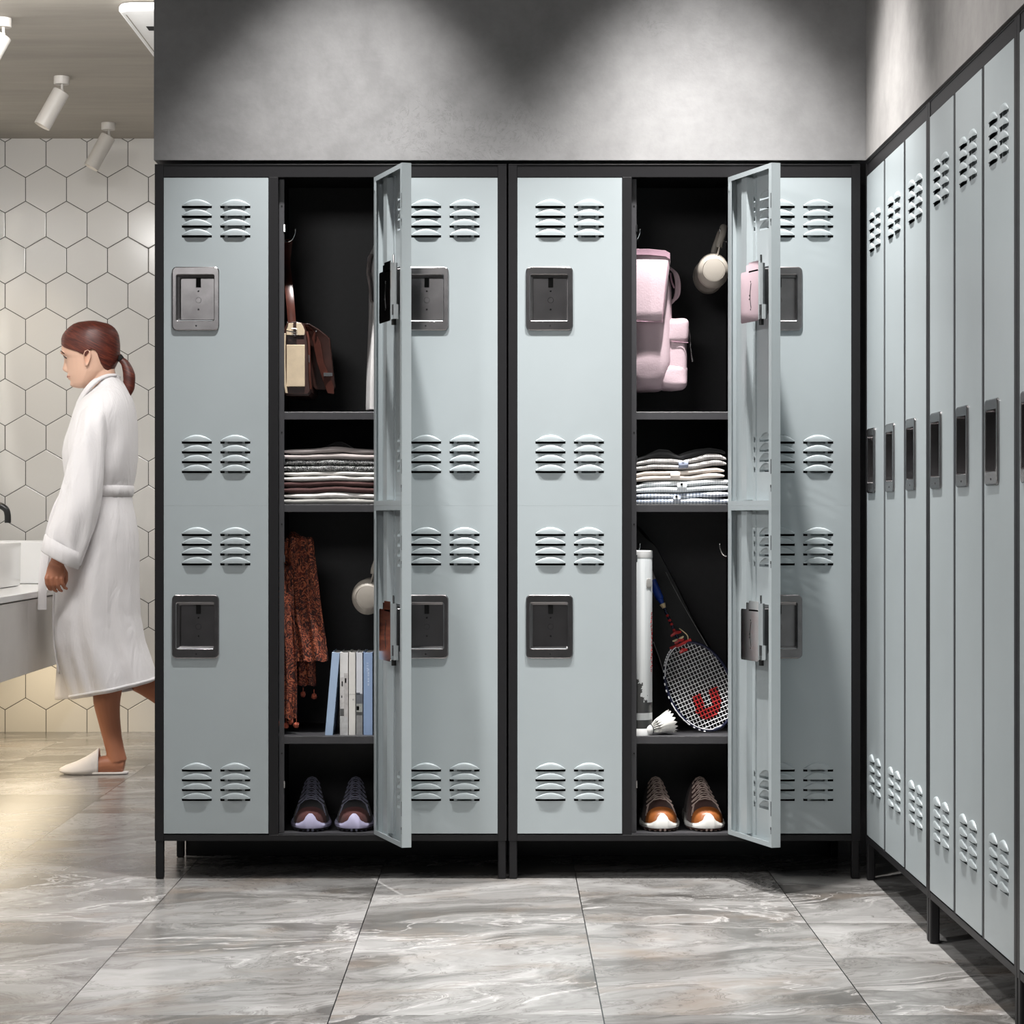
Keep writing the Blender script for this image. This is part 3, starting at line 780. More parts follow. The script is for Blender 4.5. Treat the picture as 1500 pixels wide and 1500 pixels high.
for px, py, Y in ((419, 1063, 6.175), (434, 1062, 6.172), (411, 1060, 6.18), (426, 1057, 6.178), (444, 1017, 6.235), (460, 1020, 6.235)):
    pb = MB(); c = at(px, py, Y); rg = []
    pb.ball(c, (.0066, .0066, .0072), 0, 14, 9)
    pb.tube([c+Vector((0, 0, .004)), c+Vector((0, 0, .018))], .0015, 6)
    for k in range(40):
        a = random.random()*6.28; b_ = random.uniform(-1.4, 1.2)
        d = Vector((math.cos(a)*math.cos(b_), math.sin(a)*math.cos(b_), math.sin(b_)))
        pb.tube([c+d*.005, c+d*.0083], .0007, 4)
    pb.build('pompom', pom, scarf, off, smooth=60)

# ---- messenger bag
cream = mat('cream_canvas', (.62, .50, .35), .8, 0, .08, 40, .5, .0006, 700); dleath = mat('dark_brown_leather', (.035, .013, .010), .38, 0, .25, 30, .25, .0006)
bleath = mat('brown_leather', (.075, .022, .015), .35, 0, .2, 30, .25, .0006)
off = at(440, 580, 6.2); root = empty('messenger_bag', off)
def pxbox(mb, x0, x1, y0, y1, Y0, Y1, m=0):       # a box whose front face fills the given picture rectangle at Y0
    return mb.box(xp(x0, Y0), xp(x1, Y0), Y0, Y1, zy(y1, Y0), zy(y0, Y0), m)
Yb = 6.16
b = MB(); pr = []
prof = [(414.5, 577), (414, 540), (413.5, 500), (415.5, 482), (420, 473), (430, 470.5), (441, 472), (446, 478), (449, 486), (452, 500), (454, 540), (456, 574), (452, 580), (420, 580)]
for Y, s in ((Yb+.002, .93), (Yb+.006, 1.), (Yb+.12, 1.03), (Yb+.22, 1.0), (Yb+.226, .9)):
    cx_, cy_ = 434, 530
    pr.append([Vector((max(xp(cx_+(x-cx_)*s, Yb), XA1+.002), Y, zy(cy_+(y-cy_)*s, Yb))) for x, y in prof])
b.loft(pr); b.build('body', dleath, root, off, smooth=30, bevel=.002)
b = MB(); pxbox(b, 419.5, 446.5, 505, 566.5, Yb-.003, Yb+.003); b.build('side_pocket', cream, root, off, smooth=None, bevel=.0018)
b = MB()
b.loft([[at(x, y, Yb-.0015), at(x2, y, Yb-.0015), at(x2, y, Yb+.01), at(x, y, Yb+.01)] for y, x, x2 in ((491, 419.5, 446), (484, 419.5, 446.5), (478, 420, 444), (473.5, 423, 441))])
b.build('gusset_top', cream, root, off, smooth=None, bevel=.001)
b = MB()
b.loft([[at(x, y, Yb-.004), at(x+3.6, y, Yb-.0045), at(x+3.6, y, Yb+.1), at(x, y, Yb+.1)] for y, x in ((488, 415.5), (500, 414.8), (530, 414.6), (560, 415.5), (576, 418))])
b.build('front_edge', cream, root, off, smooth=None, bevel=.001)
b = MB(); pxbox(b, 429.5, 434, 471, 494, Yb-.005, Yb+.002); b.build('strap_tab', dleath, root, off, smooth=None, bevel=.001)
b = MB(); b.tube([at(420, 484.5, Yb-.006), at(433, 487, Yb-.008)], .0018, 8); b.ball(at(421, 472, Yb-.004), .0025, 0, 10, 6); b.tube([at(428, 481, Yb-.007), at(428, 490, Yb-.007), at(435, 490, Yb-.007), at(435, 482, Yb-.007), at(428, 481, Yb-.007)], .0010, 6)
b.build('buckle', M['chrome'], root, off)
b = MB(); b.tube(bez([at(427.5, 472, Yb+.01), at(425, 440, Yb+.02), at(421.5, 405, Yb+.06), at(419.5, 385, Yb+.09), (XA1+.022, 6.262, zz(330)-.017)], 6), [.0105]*25, 8, flat=.13, up=(1, 0, 0)); b.build('shoulder_strap', bleath, root, off, smooth=60)
b = MB(); b.loft([[at(x, y, Y1), at(x+w_, y+1, Y1-.004), at(x+w_, y+2, Y1+.006), at(x, y, Y1+.01)] for y, x, w_, Y1 in ((476, 441, 10, Yb+.02), (485, 451, 10, Yb+.03), (500, 458, 11, Yb+.03), (530, 464, 10, Yb+.03), (552, 471, 13, Yb+.032), (566, 476, 13, Yb+.034), (576, 480, 9, Yb+.034))])
b.build('hanging_strap', bleath, root, off, smooth=30, bevel=.001)
b = MB(); b.loft([[at(x, y, Yb+.05), at(x2, y, Yb+.04), at(x2+1, y, Yb+.14), at(x, y, Yb+.15)] for y, x, x2 in ((474, 440, 452), (482, 448, 466), (488, 450, 474), (496, 452, 483), (520, 454, 485.5), (545, 456, 488), (566, 458, 491), (571, 462, 489))])
b.build('front_flap', dleath, root, off, smooth=30, bevel=.003)
b = MB(); pxbox(b, 474, 487, 546, 551, Yb+.026, Yb+.030); b.build('metal_clasp', M['steel2'], root, off)
MB().ball(at(463, 485, Yb+.022), .003, 0, 10, 6).build('rivet', M['steel2'], root, off)
MB().tube([at(452.5, 520, Yb-.003), at(453.2, 531, Yb-.003)], .0016, 8).build('zip_pull', M['steel2'], root, off)
b = MB(); b.tube(bez([at(449.5, 486, Yb+.004), at(452.5, 505, Yb), at(453.5, 545, Yb), at(455, 570, Yb+.004)], 5), [.0035]*16, 8); b.build('piping', bleath, root, off, smooth=60)
tag(root, 'brown leather and cream canvas shoulder bag hanging in the left locker', 'bag')

# ---- pink backpack
pink = mat('pink_nylon', (.62, .475, .52), .6, 0, .04, 14, .35, .0012, 240); pink2 = mat('dusty_pink_nylon', (.46, .28, .35), .6, 0, .06, 14, .35, .001, 240)
off = at(960, 572, 6.25); root = empty('backpack', off)
def puff(x0, x1, y0, y1, Y0, Y1, e=.38, wr=.0016, seed=0, m=0, lo=None):
    mb = MB(); Ym = Y0
    c = Vector(((xp(x0, Ym)+xp(x1, Ym))/2, (Y0+Y1)/2, (zy(y0, Ym)+zy(y1, Ym))/2)); r = (abs(xp(x1, Ym)-xp(x0, Ym))/2, (Y1-Y0)/2, abs(zy(y0, Ym)-zy(y1, Ym))/2)
    mb.ball(c, r, m, 48, 30, e=e)
    nv = []
    for v in mb.v:
        v = Vector(v); n_ = noise.noise(v*22+Vector((seed, 0, 0)))*wr*2+noise.noise(v*60+Vector((seed, 3, 0)))*wr
        d = (v-c); v = v+d.normalized()*n_
        if v.x < XA2+.002: v.x = XA2+.002
        nv.append(tuple(v))
    mb.v = nv; return mb
puff(915, 986, 392, 571, 6.20, 6.40, .42, .0022, 1).build('main_body', pink, root, off, smooth=180)
fl = MB(); rings = []
for y, x1, Yf in ((366, 972, 6.235), (368, 978, 6.20), (373, 982, 6.175), (384, 981.5, 6.168), (420, 977, 6.168), (455, 973.5, 6.170), (468, 972, 6.172), (470, 971, 6.176)):
    x0 = XA2+.002; X1 = xp(x1, 6.18); z = zy(y, 6.18)
    rings.append([Vector((x0, Yf, z)), Vector((X1-.006, Yf-.001, z)), Vector((X1, Yf+.006, z)), Vector((X1, Yf+.05+.12*(y < 470), z)), Vector((x0, Yf+.05+.12*(y < 470), z))])
fl.loft(rings, 0); flo = fl.build('roll_top_flap', pink, root, off, smooth=50, bevel=.002)
MB().loft([[at(x, y, 6.165), at(x, y, 6.30), at(x, y+9, 6.30), at(x, y+9, 6.1655)] for x, y in ((921, 364.5), (950, 364.5), (975, 367), (981.5, 371))]).build('top_band', pink2, flo, off, smooth=40, bevel=.001)
puff(970, 1010, 465, 503, 6.210, 6.335, .36, .0012, 2).build('pocket_flap', pink, root, off, smooth=180)
puff(968, 1007, 478, 566, 6.218, 6.33, .35, .0015, 3).build('side_pocket', pink, root, off, smooth=180)
puff(966, 1009, 532, 570, 6.213, 6.34, .42, .0018, 4).build('side_pocket', pink, root, off, smooth=180)
for dx, dy in ((0, 0), (4, 3)):
    MB().tube(bez([at(980+dx, 392+dy, 6.25), at(988+dx, 400+dy, 6.245), at(991+dx, 420, 6.245), at(988+dx, 438-dy, 6.25), at(978, 448-dy, 6.25)], 6), [.004]*25, 8, flat=.5).build('strap', pink, root, off, smooth=60)
MB().tube(bez([at(982, 400, 6.24), at(984, 412, 6.235), at(988, 422, 6.235)], 5), .0025, 6).build('cord', pink2, root, off)
MB().tube([at(1008, 476, 6.225), at(1011, 492, 6.222), at(1011.5, 503, 6.222)], .0008, 6).tube([at(1011.5, 502, 6.222), at(1011.5, 509, 6.222)], .0016, 8).tube([at(1012, 509, 6.222), at(1013.5, 522, 6.222), at(1015, 530, 6.222)], [.0012, .0022, .0032], 8).build('zip_pull', M['steel'], root, off)
MB().tube([at(931, 470.5, 6.172), at(971, 471.5, 6.175)], .0008, 6).tube([at(970, 470, 6.172), at(973, 440, 6.166), at(979, 385, 6.166)], .0006, 6).tube([at(984, 500, 6.213), at(1008, 502, 6.213)], .0008, 6).build('seam', pink2, root, off)
MB().tube(bez([at(940, 368, 6.25), (XA2+.03, 6.258, zz(345)), (XA2+.03, 6.262, zz(333)-.004)], 5), .0025, 8).build('hanging_loop', M['black_jersey'], root, off)
tag(root, 'pale pink roll-top backpack hanging in the right locker', 'backpack')

# ---- racket cover, racket, shuttlecock, tube
off = at(1000, 1065, 6.38)
pts = [(934, 768), (946, 781), (962, 800), (976, 826), (990, 852), (1004, 880), (1020, 912), (1045, 955), (1066, 995), (1072, 1030), (1070, 1058), (1050, 1065), (1012, 1064), (990, 1040), (970, 990), (950, 930), (938, 880), (930, 830), (930, 790)]
cs = MB(); rings = []
cx_, cy_ = 1002, 950
for Y, s in ((6.335, .90), (6.345, .97), (6.36, 1.), (6.385, 1.), (6.40, .96)):
    ring = []
    for x, y in pts:
        t_ = (y-768)/300.; cxx = 936+(1040-936)*min(1, t_*1.05)
        ring.append(Vector((xp(cxx+(x-cxx)*s, 6.37), Y+.05*(1-t_), zy(y if .1 < t_ < .9 else 916+(y-916)*(s*.5+.5), 6.37))))
    rings.append(ring)
cs.loft(rings); case = cs.build('racket_cover', mat('black_nylon', (.008, .008, .009), .45, 0, .2, 20, .3, .001, 300), None, off, smooth=50); case.location = off
pip = MB(); pip.tube(bez([at(975, 838, 6.345), at(1000, 885, 6.33), (xp(1035, 6.335), 6.328, zy(945, 6.335)), at(1062, 990, 6.325)], 6), .0007, 6)
pip.tube(bez([at(957, 940, 6.325), at(966, 965, 6.322), at(978, 1005, 6.32)], 6), .0012, 6)
pip.build('piping', mat('grey_piping', (.30, .30, .30), .4, 0, 0), case, off)
tag(case, 'black racket cover leaning behind the badminton racket', 'racket cover')

C = Vector((xp(1026, 6.2), 6.235, .4845)); a = Vector((.398, -.16, -.905)).normalized(); b_ = Vector((.915, .05, .3936)); b_ = (b_-a*b_.dot(a)).normalized()
ra, rb = .121, .083
root = empty('badminton_racket', C+a*ra)
off = C+a*ra; nrm = a.cross(b_)
dk = mat('navy_lacquer', (.012, .014, .035), .2, 0, .1); wl = mat('white_lacquer', (.8, .8, .82), .25, 0, 0); rd = mat('red_lacquer', (.42, .02, .02), .3, 0, .1); bl = mat('blue_grip', (.015, .06, .35), .35, 0, .2, 60); gold = mat('pale_gold_trim', (.62, .50, .30), .35, 0, .1, 60)
def ep(t, k=1.0): return C+a*(ra*k*math.cos(t))+b_*(rb*k*math.sin(t))
MB().tube([ep(2*math.pi*k/72) for k in range(73)], .0042, 8).build('head_frame', dk, root, off, smooth=60)
stw = MB()
for k in range(34):
    t0 = R(195+4.2*k)
    if 200 < 195+4.2*k < 225 or k % 2: stw.tube([ep(t0, 1.03)+nrm*.0028, ep(t0+R(3.1), 1.03)+nrm*.0028], .0020, 6)
stw.tube([ep(R(278+3*k), 1.028)+nrm*.003 for k in range(12)], .0016, 6)
stw.tube([ep(R(190+3*k), .99)+nrm*.0035 for k in range(18)], .0015, 6); stw.tube([ep(R(305+3*k), .98)+nrm*.0033 for k in range(16)], .0013, 6)
stw.build('frame_trim', wl, root, off)
sg = MB(); n = 19
for k in range(n):
    u = -1+2*(k+.5)/n; h = math.sqrt(max(0, 1-u*u))*.985
    sg.tube([C+b_*(rb*u)-a*(ra*h), C+b_*(rb*u)+a*(ra*h)], .0007, 4)
n = 23
for k in range(n):
    u = -1+2*(k+.5)/n; h = math.sqrt(max(0, 1-u*u))*.985
    sg.tube([C+a*(ra*u)-b_*(rb*h)+nrm*.0008, C+a*(ra*u)+b_*(rb*h)+nrm*.0008], .0007, 4)
sg.build('strings', wl, root, off)
# red horseshoe mark printed on the strings
mk = MB(); n = 19; mc = C+a*.052+b_*.0015
def inside(p):
    d = p-mc; u = d.dot(b_+a*.18)/.036; v = d.dot(a)/.036
    return (u*u+max(v, -.9)**2*.9 < 1.0 or (abs(u) < 1.0 and -.95 < v < 0)) and not (abs(u) < .30 and v < .2) and v > -.98-.25*abs(u)*0
for k in range(n):
    u = -1+2*(k+.5)/n; h = math.sqrt(max(0, 1-u*u)); seg = []
    for q in range(160):
        p = C+b_*(rb*u)+a*(ra*h*(-1+2*q/159))
        if inside(p): seg.append(p)
        elif len(seg) > 1: mk.tube([seg[0], seg[-1]], .0017, 5); seg = []
        else: seg = []
for k in range(23):
    u = -1+2*(k+.5)/23; h = math.sqrt(max(0, 1-u*u)); seg = []
    for q in range(160):
        p = C+a*(ra*u)+b_*(rb*h*(-1+2*q/159))+nrm*.0008
        if inside(p): seg.append(p)
        elif len(seg) > 1: mk.tube([seg[0], seg[-1]], .0014, 5); seg = []
        else: seg = []
mk.build('string_mark', rd, root, off)
S = lambda d: C-a*d
MB().tube([S(ra), S(.235)], .0038, 10).build('shaft', dk, root, off)
th = MB(); th.tube([S(ra-.001)+b_*(.030*s) for s in (-1, -.6, -.2, .2, .6, 1)], .0048, 8); th.build('throat', rd, root, off)
tj = MB(); 
for d, w_ in ((.100, .011), (.128, .013), (.150, .015), ): tj.tube([S(d)-b_*w_, S(d+.004), S(d)+b_*w_], [.003, .0062, .003], 8)
tj.build('throat_band', rd, root, off)
tg = MB()
for d, w_ in ((.136, .016),): tg.tube([S(d)-b_*w_, S(d-.003), S(d)+b_*w_], [.002, .005, .002], 8)
MB().tube(bez([S(.118)+b_*.020, S(.135)+b_*.026, S(.16)+b_*.014], 5), .0014, 6).build('throat_cord', gold, root, off)
tg.build('throat_trim', gold, root, off)
MB().tube([S(.235), S(.250), S(.252), S(.305)], [.0045, .008, .0105, .0115], 12).build('grip', bl, root, off)
MB().tube([S(.225), S(.237)], [.0045, .0085], 12).build('grip_cone', gold, root, off)
MB().tube([S(.305), S(.38)], [.0118, .0125], 12).build('grip_tape', M['grey_jersey'], root, off)
rr = MB()
for d in (.158, .175, .186, .20): rr.tube([S(d), S(d+.006)], .0042, 10)
rr.build('shaft_ring', rd, root, off)
tag(root, 'badminton racket with white strings and red horseshoe mark, leaning in the right locker', 'racket')

cc = Vector((.3135+.0335, 6.165, SH3))
t = NT('torn_label_tube'); x, y, z = t.xyz(t.pos()); nz = t.noise(t.pos(), 26, 4, .6)
side = t.m('MULTIPLY', x, 2.2)
th_ = t.m('ADD', t.m('ADD', z, side), t.m('MULTIPLY', nz, -.20))
lab = t.ramp(th_, [(.02, 0.), (.021, 1.)], 'CONSTANT')
lowband = t.m('MULTIPLY', t.m('GREATER_THAN', z, .040), t.m('LESS_THAN', z, .058))
foot = t.m('LESS_THAN', z, .018)
fl_ = t.m('MINIMUM', 1., t.m('ADD', t.m('ADD', t.m('MULTIPLY', lab, t.m('GREATER_THAN', z, .085)), lowband), foot))
strk = t.noise(t.vmul(t.pos(), (90., 90., 3.)), 1., 2)
wcol = t.ramp(strk, [(.3, (.60, .63, .64)), (.7, (.78, .80, .80))])
t.set(Base_Color=t.mix(fl_, (.06, .062, .062), wcol), Roughness=.35)
tube = MB().lathe([(.0005, 0), (.031, 0), (.032, .002), (.032, .470), (.031, .474), (.0005, .474)], cc, 40).build('shuttlecock_tube', t.mat, None, cc); tube.location = cc
MB().lathe([(.0328, 0), (.0328, .016), (.0322, .017)], cc, 40).build('end_cap', M['white'], tube, cc)
MB().lathe([(.0325, .458), (.0328, .459), (.0328, .475), (.031, .477), (.0005, .477)], cc, 40).build('lid', M['white'], tube, cc)
lt = MB(); random.seed(4)
for k in range(15):
    z = .165+.0105*k; a0 = R(-28)
    for q in range(2):
        aa = a0+R(random.uniform(-4, 8)); p = cc+Vector((.0323*math.cos(aa), .0323*math.sin(aa), z+q*.004))
        lt.ball(p, (.0016, .003, random.uniform(.0010, .0026)), 0, 8, 5)
lt.build('red_lettering', rd, tube, cc)
dz = MB(); p0 = cc+Vector((.022, -.0235, .392)); dz.ball(p0, (.010, .0015, .013), 0, 14, 8, Matrix.Rotation(R(43), 3, 'Z'), e=.6); dz.build('grey_patch', M['ash'], tube, cc)
tag(tube, 'tall white shuttlecock tube with torn label standing beside the racket', 'tube')

ck = at(950, 1072.5, 6.150); ck.z = SH3+.0142
root = empty('shuttlecock', ck); ax = Vector((.052, .022, .017)).normalized()
MB().ball(ck, .0142, 0, 20, 14).build('cork', mat('white_leather_cork', (.80, .79, .77), .5, 0, .03, 60), root, ck, smooth=80)
u_ = Vector((0, 0, 1)); u_ = (u_-ax*u_.dot(ax)).normalized(); v_ = ax.cross(u_)
def cone(d, r, t_): return ck+ax*d+(u_*math.cos(t_)+v_*math.sin(t_))*r
MB().tube([cone(.0085, .0121, 2*math.pi*k/24) for k in range(25)], .0011, 6).build('band', M['hole'], root, ck)
fe = MB()
L_ = .066
for k in range(16):
    t0 = 2*math.pi*k/16
    fe.tube([cone(.009, .0105, t0), cone(L_*.6, .0205, t0), cone(L_, .0275, t0)], [.0010, .0008, .0005], 5)
    rows = []
    for s, w_ in ((.36, .01), (.44, .13), (.6, .20), (.8, .235), (.93, .22), (1.02, .08), (1.06, .015)):
        r_ = .0105+.0185*s
        rows.append([cone(L_*s, r_+.0002, t0-w_), cone(L_*s, r_+.0009, t0), cone(L_*s, r_+.0002, t0+w_), cone(L_*s, r_-.0006, t0)])
    fe.loft(rows)
for d, r_ in ((.030, .0185), (.040, .0215)): fe.tube([cone(d, r_-.001, 2*math.pi*k/24) for k in range(25)], .0005, 5)
fe.build('feather_skirt', mat('white_feather', (.78, .77, .73), .7, 0, .05, 200), root, ck, smooth=60)
tag(root, 'white feather shuttlecock lying at the foot of the tube', 'shuttlecock')
# ================================================================ person in a bathrobe
def lr(vals, n):
    out = []
    for a, b in zip(vals, vals[1:]): out += [a+(b-a)*k/n for k in range(n)]
    return out+[vals[-1]]
YP = 8.68; K = F/YP                                   # 402 picture units per metre there
def P(px, py, dy=0.0): return Vector(((px-CX)/K, YP+dy, EYE-(py-CY)/K))
base = Vector(((150-CX)/K, YP, 0))
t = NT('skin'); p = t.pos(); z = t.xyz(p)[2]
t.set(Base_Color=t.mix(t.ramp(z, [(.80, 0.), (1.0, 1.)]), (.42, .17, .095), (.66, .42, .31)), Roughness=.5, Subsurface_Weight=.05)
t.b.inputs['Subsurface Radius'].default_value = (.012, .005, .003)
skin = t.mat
def head_row(y):
    return interp([(471, 126, 142, .016), (473, 116, 152, .035), (478, 108, 162, .052), (486, 99, 169, .064), (496, 92.5, 172, .070), (506, 90.0, 172.5, .071), (515, 90.6, 172, .071),
                   (520, 91.5, 171.5, .070), (525, 95.5, 171, .068), (531, 96.5, 169, .066), (537, 97.6, 167, .064), (543, 98.8, 164, .062), (546, 99.5, 161, .060), (550, 99.8, 157, .056), (554, 101.5, 152, .052),
                   (558, 103, 147, .047), (562, 104, 142, .041), (566, 106.5, 136, .031), (568.5, 112, 130, .018)], y)
def oval(xa, xb, w, y, n=28, sq=1.0, tilt=0, Yo=0.0, front=1.0):
    c = (xa+xb)/2; r = (xb-xa)/2; ring = []
    for k in range(n):
        a = 2*math.pi*k/n; ca, sa = math.cos(a), math.sin(a)
        ww = w*(abs(sa)**sq)*math.copysign(1, sa)*(1-.22*max(0, -ca)*front*(1 if ca < 0 else 0))
        v = P(c+r*math.copysign(abs(ca)**sq, ca), y+tilt*ca, Yo+ww); ring.append(v)
    return ring
body = MB()
body.loft([oval(*head_row(y)[:3], y) for y in [471, 473, 475, 478, 482, 486, 491, 496, 501, 506, 511, 515, 518, 521, 525, 528, 531, 534, 537, 540, 543, 546, 548, 550, 552, 554, 556, 558, 560, 562, 564, 566, 568.5]])
# nose, lips, chin, ears, brow ridge
body.loft([[P(x, y, -w), P(x-pr*.6, y, -w*.75), P(x-pr, y, 0), P(x-pr*.6, y, w*.75), P(x, y, w), P(x+6, y, w), P(x+6, y, -w)] for x, y, pr, w in ((96, 520, 2.6, .007), (97, 526, 2.9, .008), (97.5, 532, 4.2, .010), (98, 537, 5.9, .0125), (98.4, 541, 7.3, .015), (98.8, 544, 5.2, .014), (99.5, 546, 1, .010))])
body.ball(P(100.6, 550.3), (.006, .020, .005), 0, 14, 8); body.ball(P(102.0, 554.3), (.006, .018, .005), 0, 14, 8)
body.ball(P(109, 562.5), (.016, .022, .013), 0, 14, 8)
for s in (-1, 1):
    body.ball(P(92.8, 517.5, s*.024), (.006, .020, .006), 0, 12, 8)
# neck, torso
body.tube([P(148, 535), P(151, 552), P(156, 572), P(158, 588)], [.046, .047, .050, .060], 20)
body.loft([oval(a, b, w, y, Yo=0, front=0) for y, a, b, w in ((580, 138, 178, .08), (592, 128, 184, .145), (612, 122, 188, .165), (650, 116, 189, .15), (700, 118, 186, .13), (725, 120, 185, .125), (770, 118, 192, .16), (830, 122, 192, .17), (880, 128, 190, .165), (900, 135, 185, .15))])
# arms
for s in (-1, 1):
    sh = [P(150, 606, s*.150), P(147, 640, s*.19), P(138, 700, s*.215), P(130, 735, s*.22), P(117, 785, s*.225), P(103, 818, s*.23), P(100, 826, s*.232)]
    body.tube(sh, [.042, .042, .038, .038, .032, .026, .0245], 16)
    # palm and fingers, hanging half curled
    body.tube([P(100, 822, s*.232), P(99.5, 832, s*.234), P(98, 843, s*.236)], [.025, .032, .034], 16, flat=.46, up=(1, 0, 0))
    for k, (x0, ln) in enumerate(((86.8, .88), (94.2, 1.0), (101.6, .98), (108.8, .80))):
        q = [P(x0+2, 838, s*.237), P(x0+.2, 845, s*.246), P(x0+.8, 845+9*ln, s*.240), P(x0+2.8, 845+16.5*ln, s*.226), P(x0+5, 845+18.5*ln, s*.214)]
        body.tube(q, [.0084, .0080, .0074, .0068, .0054], 10)
        body.ball(q[-1], .0050, 0, 8, 6)
    q = [P(106, 828, s*.225), P(111, 838, s*.212), P(111, 848, s*.204), P(108, 856, s*.200)]
    body.tube(q, [.013, .0115, .010, .0075], 10)
# standing leg (near side) and trailing leg
body.tube(bez([P(160, 880, -.085), P(160, 930, -.085), P(161, 985, -.085), P(163, 1005, -.082), P(162, 1025, -.082), P(165, 1050, -.08), P(170, 1078, -.08), P(174, 1096, -.08), P(177, 1112, -.08)], 4),
          lr([.085, .080, .064, .0525, .0490, .0405, .0345, .0330, .036], 4), 20)
body.tube(bez([P(187, 1119, -.08), P(176, 1117, -.08), P(160, 1117, -.081), P(140, 1121.5, -.084), P(120, 1125, -.088), P(106, 1127, -.09)], 4), lr([.024, .033, .034, .033, .025, .012], 4), 16, flat=1.0)
body.tube(bez([P(165, 880, .085), P(170, 940, .088), P(172, 975, .09), P(190, 990, .09), P(218, 1008, .09), P(248, 1034, .09), P(268, 1058, .09), P(276, 1070, .09)], 4), lr([.085, .074, .060, .054, .049, .038, .034, .033], 4), 20)
body.tube(bez([P(284, 1062, .09), P(279, 1082, .09), P(270, 1102, .09), P(256, 1115, .09), P(247, 1117, .09)], 4), lr([.026, .032, .031, .024, .014], 4), 14)
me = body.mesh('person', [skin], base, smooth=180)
tmp = bpy.data.objects.new('tmp', me); COL.objects.link(tmp)
rm = tmp.modifiers.new('r', 'REMESH'); rm.mode = 'VOXEL'; rm.voxel_size = .0030; rm.use_smooth_shade = True
sm = tmp.modifiers.new('s', 'CORRECTIVE_SMOOTH') if False else tmp.modifiers.new('s', 'SMOOTH'); sm.factor = .5; sm.iterations = 3
dg = bpy.context.evaluated_depsgraph_get(); dg.update()
m2 = bpy.data.meshes.new_from_object(tmp.evaluated_get(dg)); m2.name = 'person'
bpy.data.objects.remove(tmp); bpy.data.meshes.remove(me)
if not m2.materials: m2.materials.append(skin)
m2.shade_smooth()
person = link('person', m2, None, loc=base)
tag(person, 'person in a white bathrobe and slippers walking left past the bathroom vanity', 'person')

# ears
for s in (-1, 1):
    er = MB(); yy = s*.0675
    er.loft([[P(132.5+(x-132.5)*q, 526+(y-526)*q, yy+s*d) for x, y in ((128, 531), (127, 523), (129.5, 516), (134, 513.5), (138, 517), (138.5, 524), (136.5, 531), (133.5, 537.5), (130.5, 538.5))] for q, d in ((.86, -.012), (1., 0.), (1.02, .008), (.90, .011), (.74, .004), (.5, -.004), (.2, -.005))])
    er.build('ear', skin, person, base, smooth=180)
lash = mat('dark_brow', (.03, .012, .008), .7, 0, 0); lipm = mat('lips', (.42, .14, .11), .5, 0, 0); eyew = mat('eye_white', (.6, .55, .52), .25, 0, 0)
for s in (-1, 1):
    MB().ball(P(98.2, 524.4, s*.0385), (.0065, .008, .0030), 0, 12, 8).build('eye', eyew, person, base, smooth=180)
    MB().tube(bez([P(95.0, 522.0, s*.026), P(96.6, 523.0, s*.038), P(99.5, 525.0, s*.0500), P(101.8, 526.4, s*.055)], 4), [.0016]*6+[.0026]*6+[.0010], 6).build('eyelashes', lash, person, base, smooth=180)
    MB().tube(bez([P(90.8, 516.5, s*.016), P(91.3, 515.0, s*.030), P(94, 516.6, s*.045), P(99, 520.0, s*.057)], 4), [.0022]*5+[.0020]*7+[.0007], 6, flat=.6).build('eyebrow', lash, person, base, smooth=180)
MB().tube(bez([P(104, 552.2, -.024), P(100.0, 552.2, -.010), P(99.4, 552.2, 0), P(100.0, 552.2, .010), P(104, 552.2, .024)], 4), [.0012]*4+[.0030]*9+[.0028]*3+[.001], 8).build('lips', lipm, person, base, smooth=180)

# hair with ponytail
t = NT('auburn_hair'); p = t.pos()
st = t.noise(t.vadd(t.vmul(p, (5., 9., 60.)), t.vmul(t.comb(0., 0., t.xyz(p)[0]), (0., 0., 30.))), 3.0, 5, .7, .2)
t.set(Base_Color=t.ramp(st, [(.3, (.022, .004, .002)), (.52, (.085, .015, .008)), (.75, (.22, .045, .020))]), Roughness=.46); t.bump(st, .35, .002)
hairm = t.mat
def hair_row(y):
    return interp([(470, 128, 141, .012), (471.5, 116, 152, .034), (474.5, 108, 160, .050), (479, 101.5, 167, .063), (485, 95.5, 171.5, .071), (491, 91.5, 174, .075), (497, 89.8, 175, .0775), (504, 89.8, 175.8, .0785), (511, 90.5, 176, .0785), (520, 92, 175.5, .0765), (530, 97, 173, .073), (540, 104, 168, .066), (552, 110, 163, .056)], y)
def yb(a):                                            # lower edge of the hair at angle a (pi = face side)
    d = abs(a-math.pi) if a <= 2*math.pi else 0
    return interp([(0, 503), (.30, 506.5), (.75, 512), (1.15, 516), (1.40, 521), (1.52, 524), (1.62, 514.5), (1.80, 513), (1.93, 520), (2.05, 533), (2.3, 541), (2.7, 546), (3.15, 549)], d)[0]
n = 72; rings = []
for i in range(34):
    f = i/33; ring = []
    for k in range(n):
        a = 2*math.pi*k/n; y = 470+(yb(a)-470)*f**.85
        xa, xb, w = hair_row(y); c = (xa+xb)/2; r = (xb-xa)/2
        ring.append(P(c+r*math.cos(a), y, w*math.sin(a)*(1-.18*max(0, -math.cos(a)))))
    rings.append(ring)
last = rings[-1]; cc_ = P(135, 515)
rings.append([v+(Vector((cc_.x, cc_.y, v.z))-v)*.05+Vector((0, 0, -.001)) for v in last]); rings.append([v+(Vector((cc_.x, cc_.y, v.z))-v)*.16+Vector((0, 0, .004)) for v in last])
h = MB(); h.loft(rings, 0, False)
h.add([P(134.5, 470)], []); hair = h.build('hair', hairm, person, base, smooth=180)
MB().loft([rings[0][:]] , 0, True) if False else None
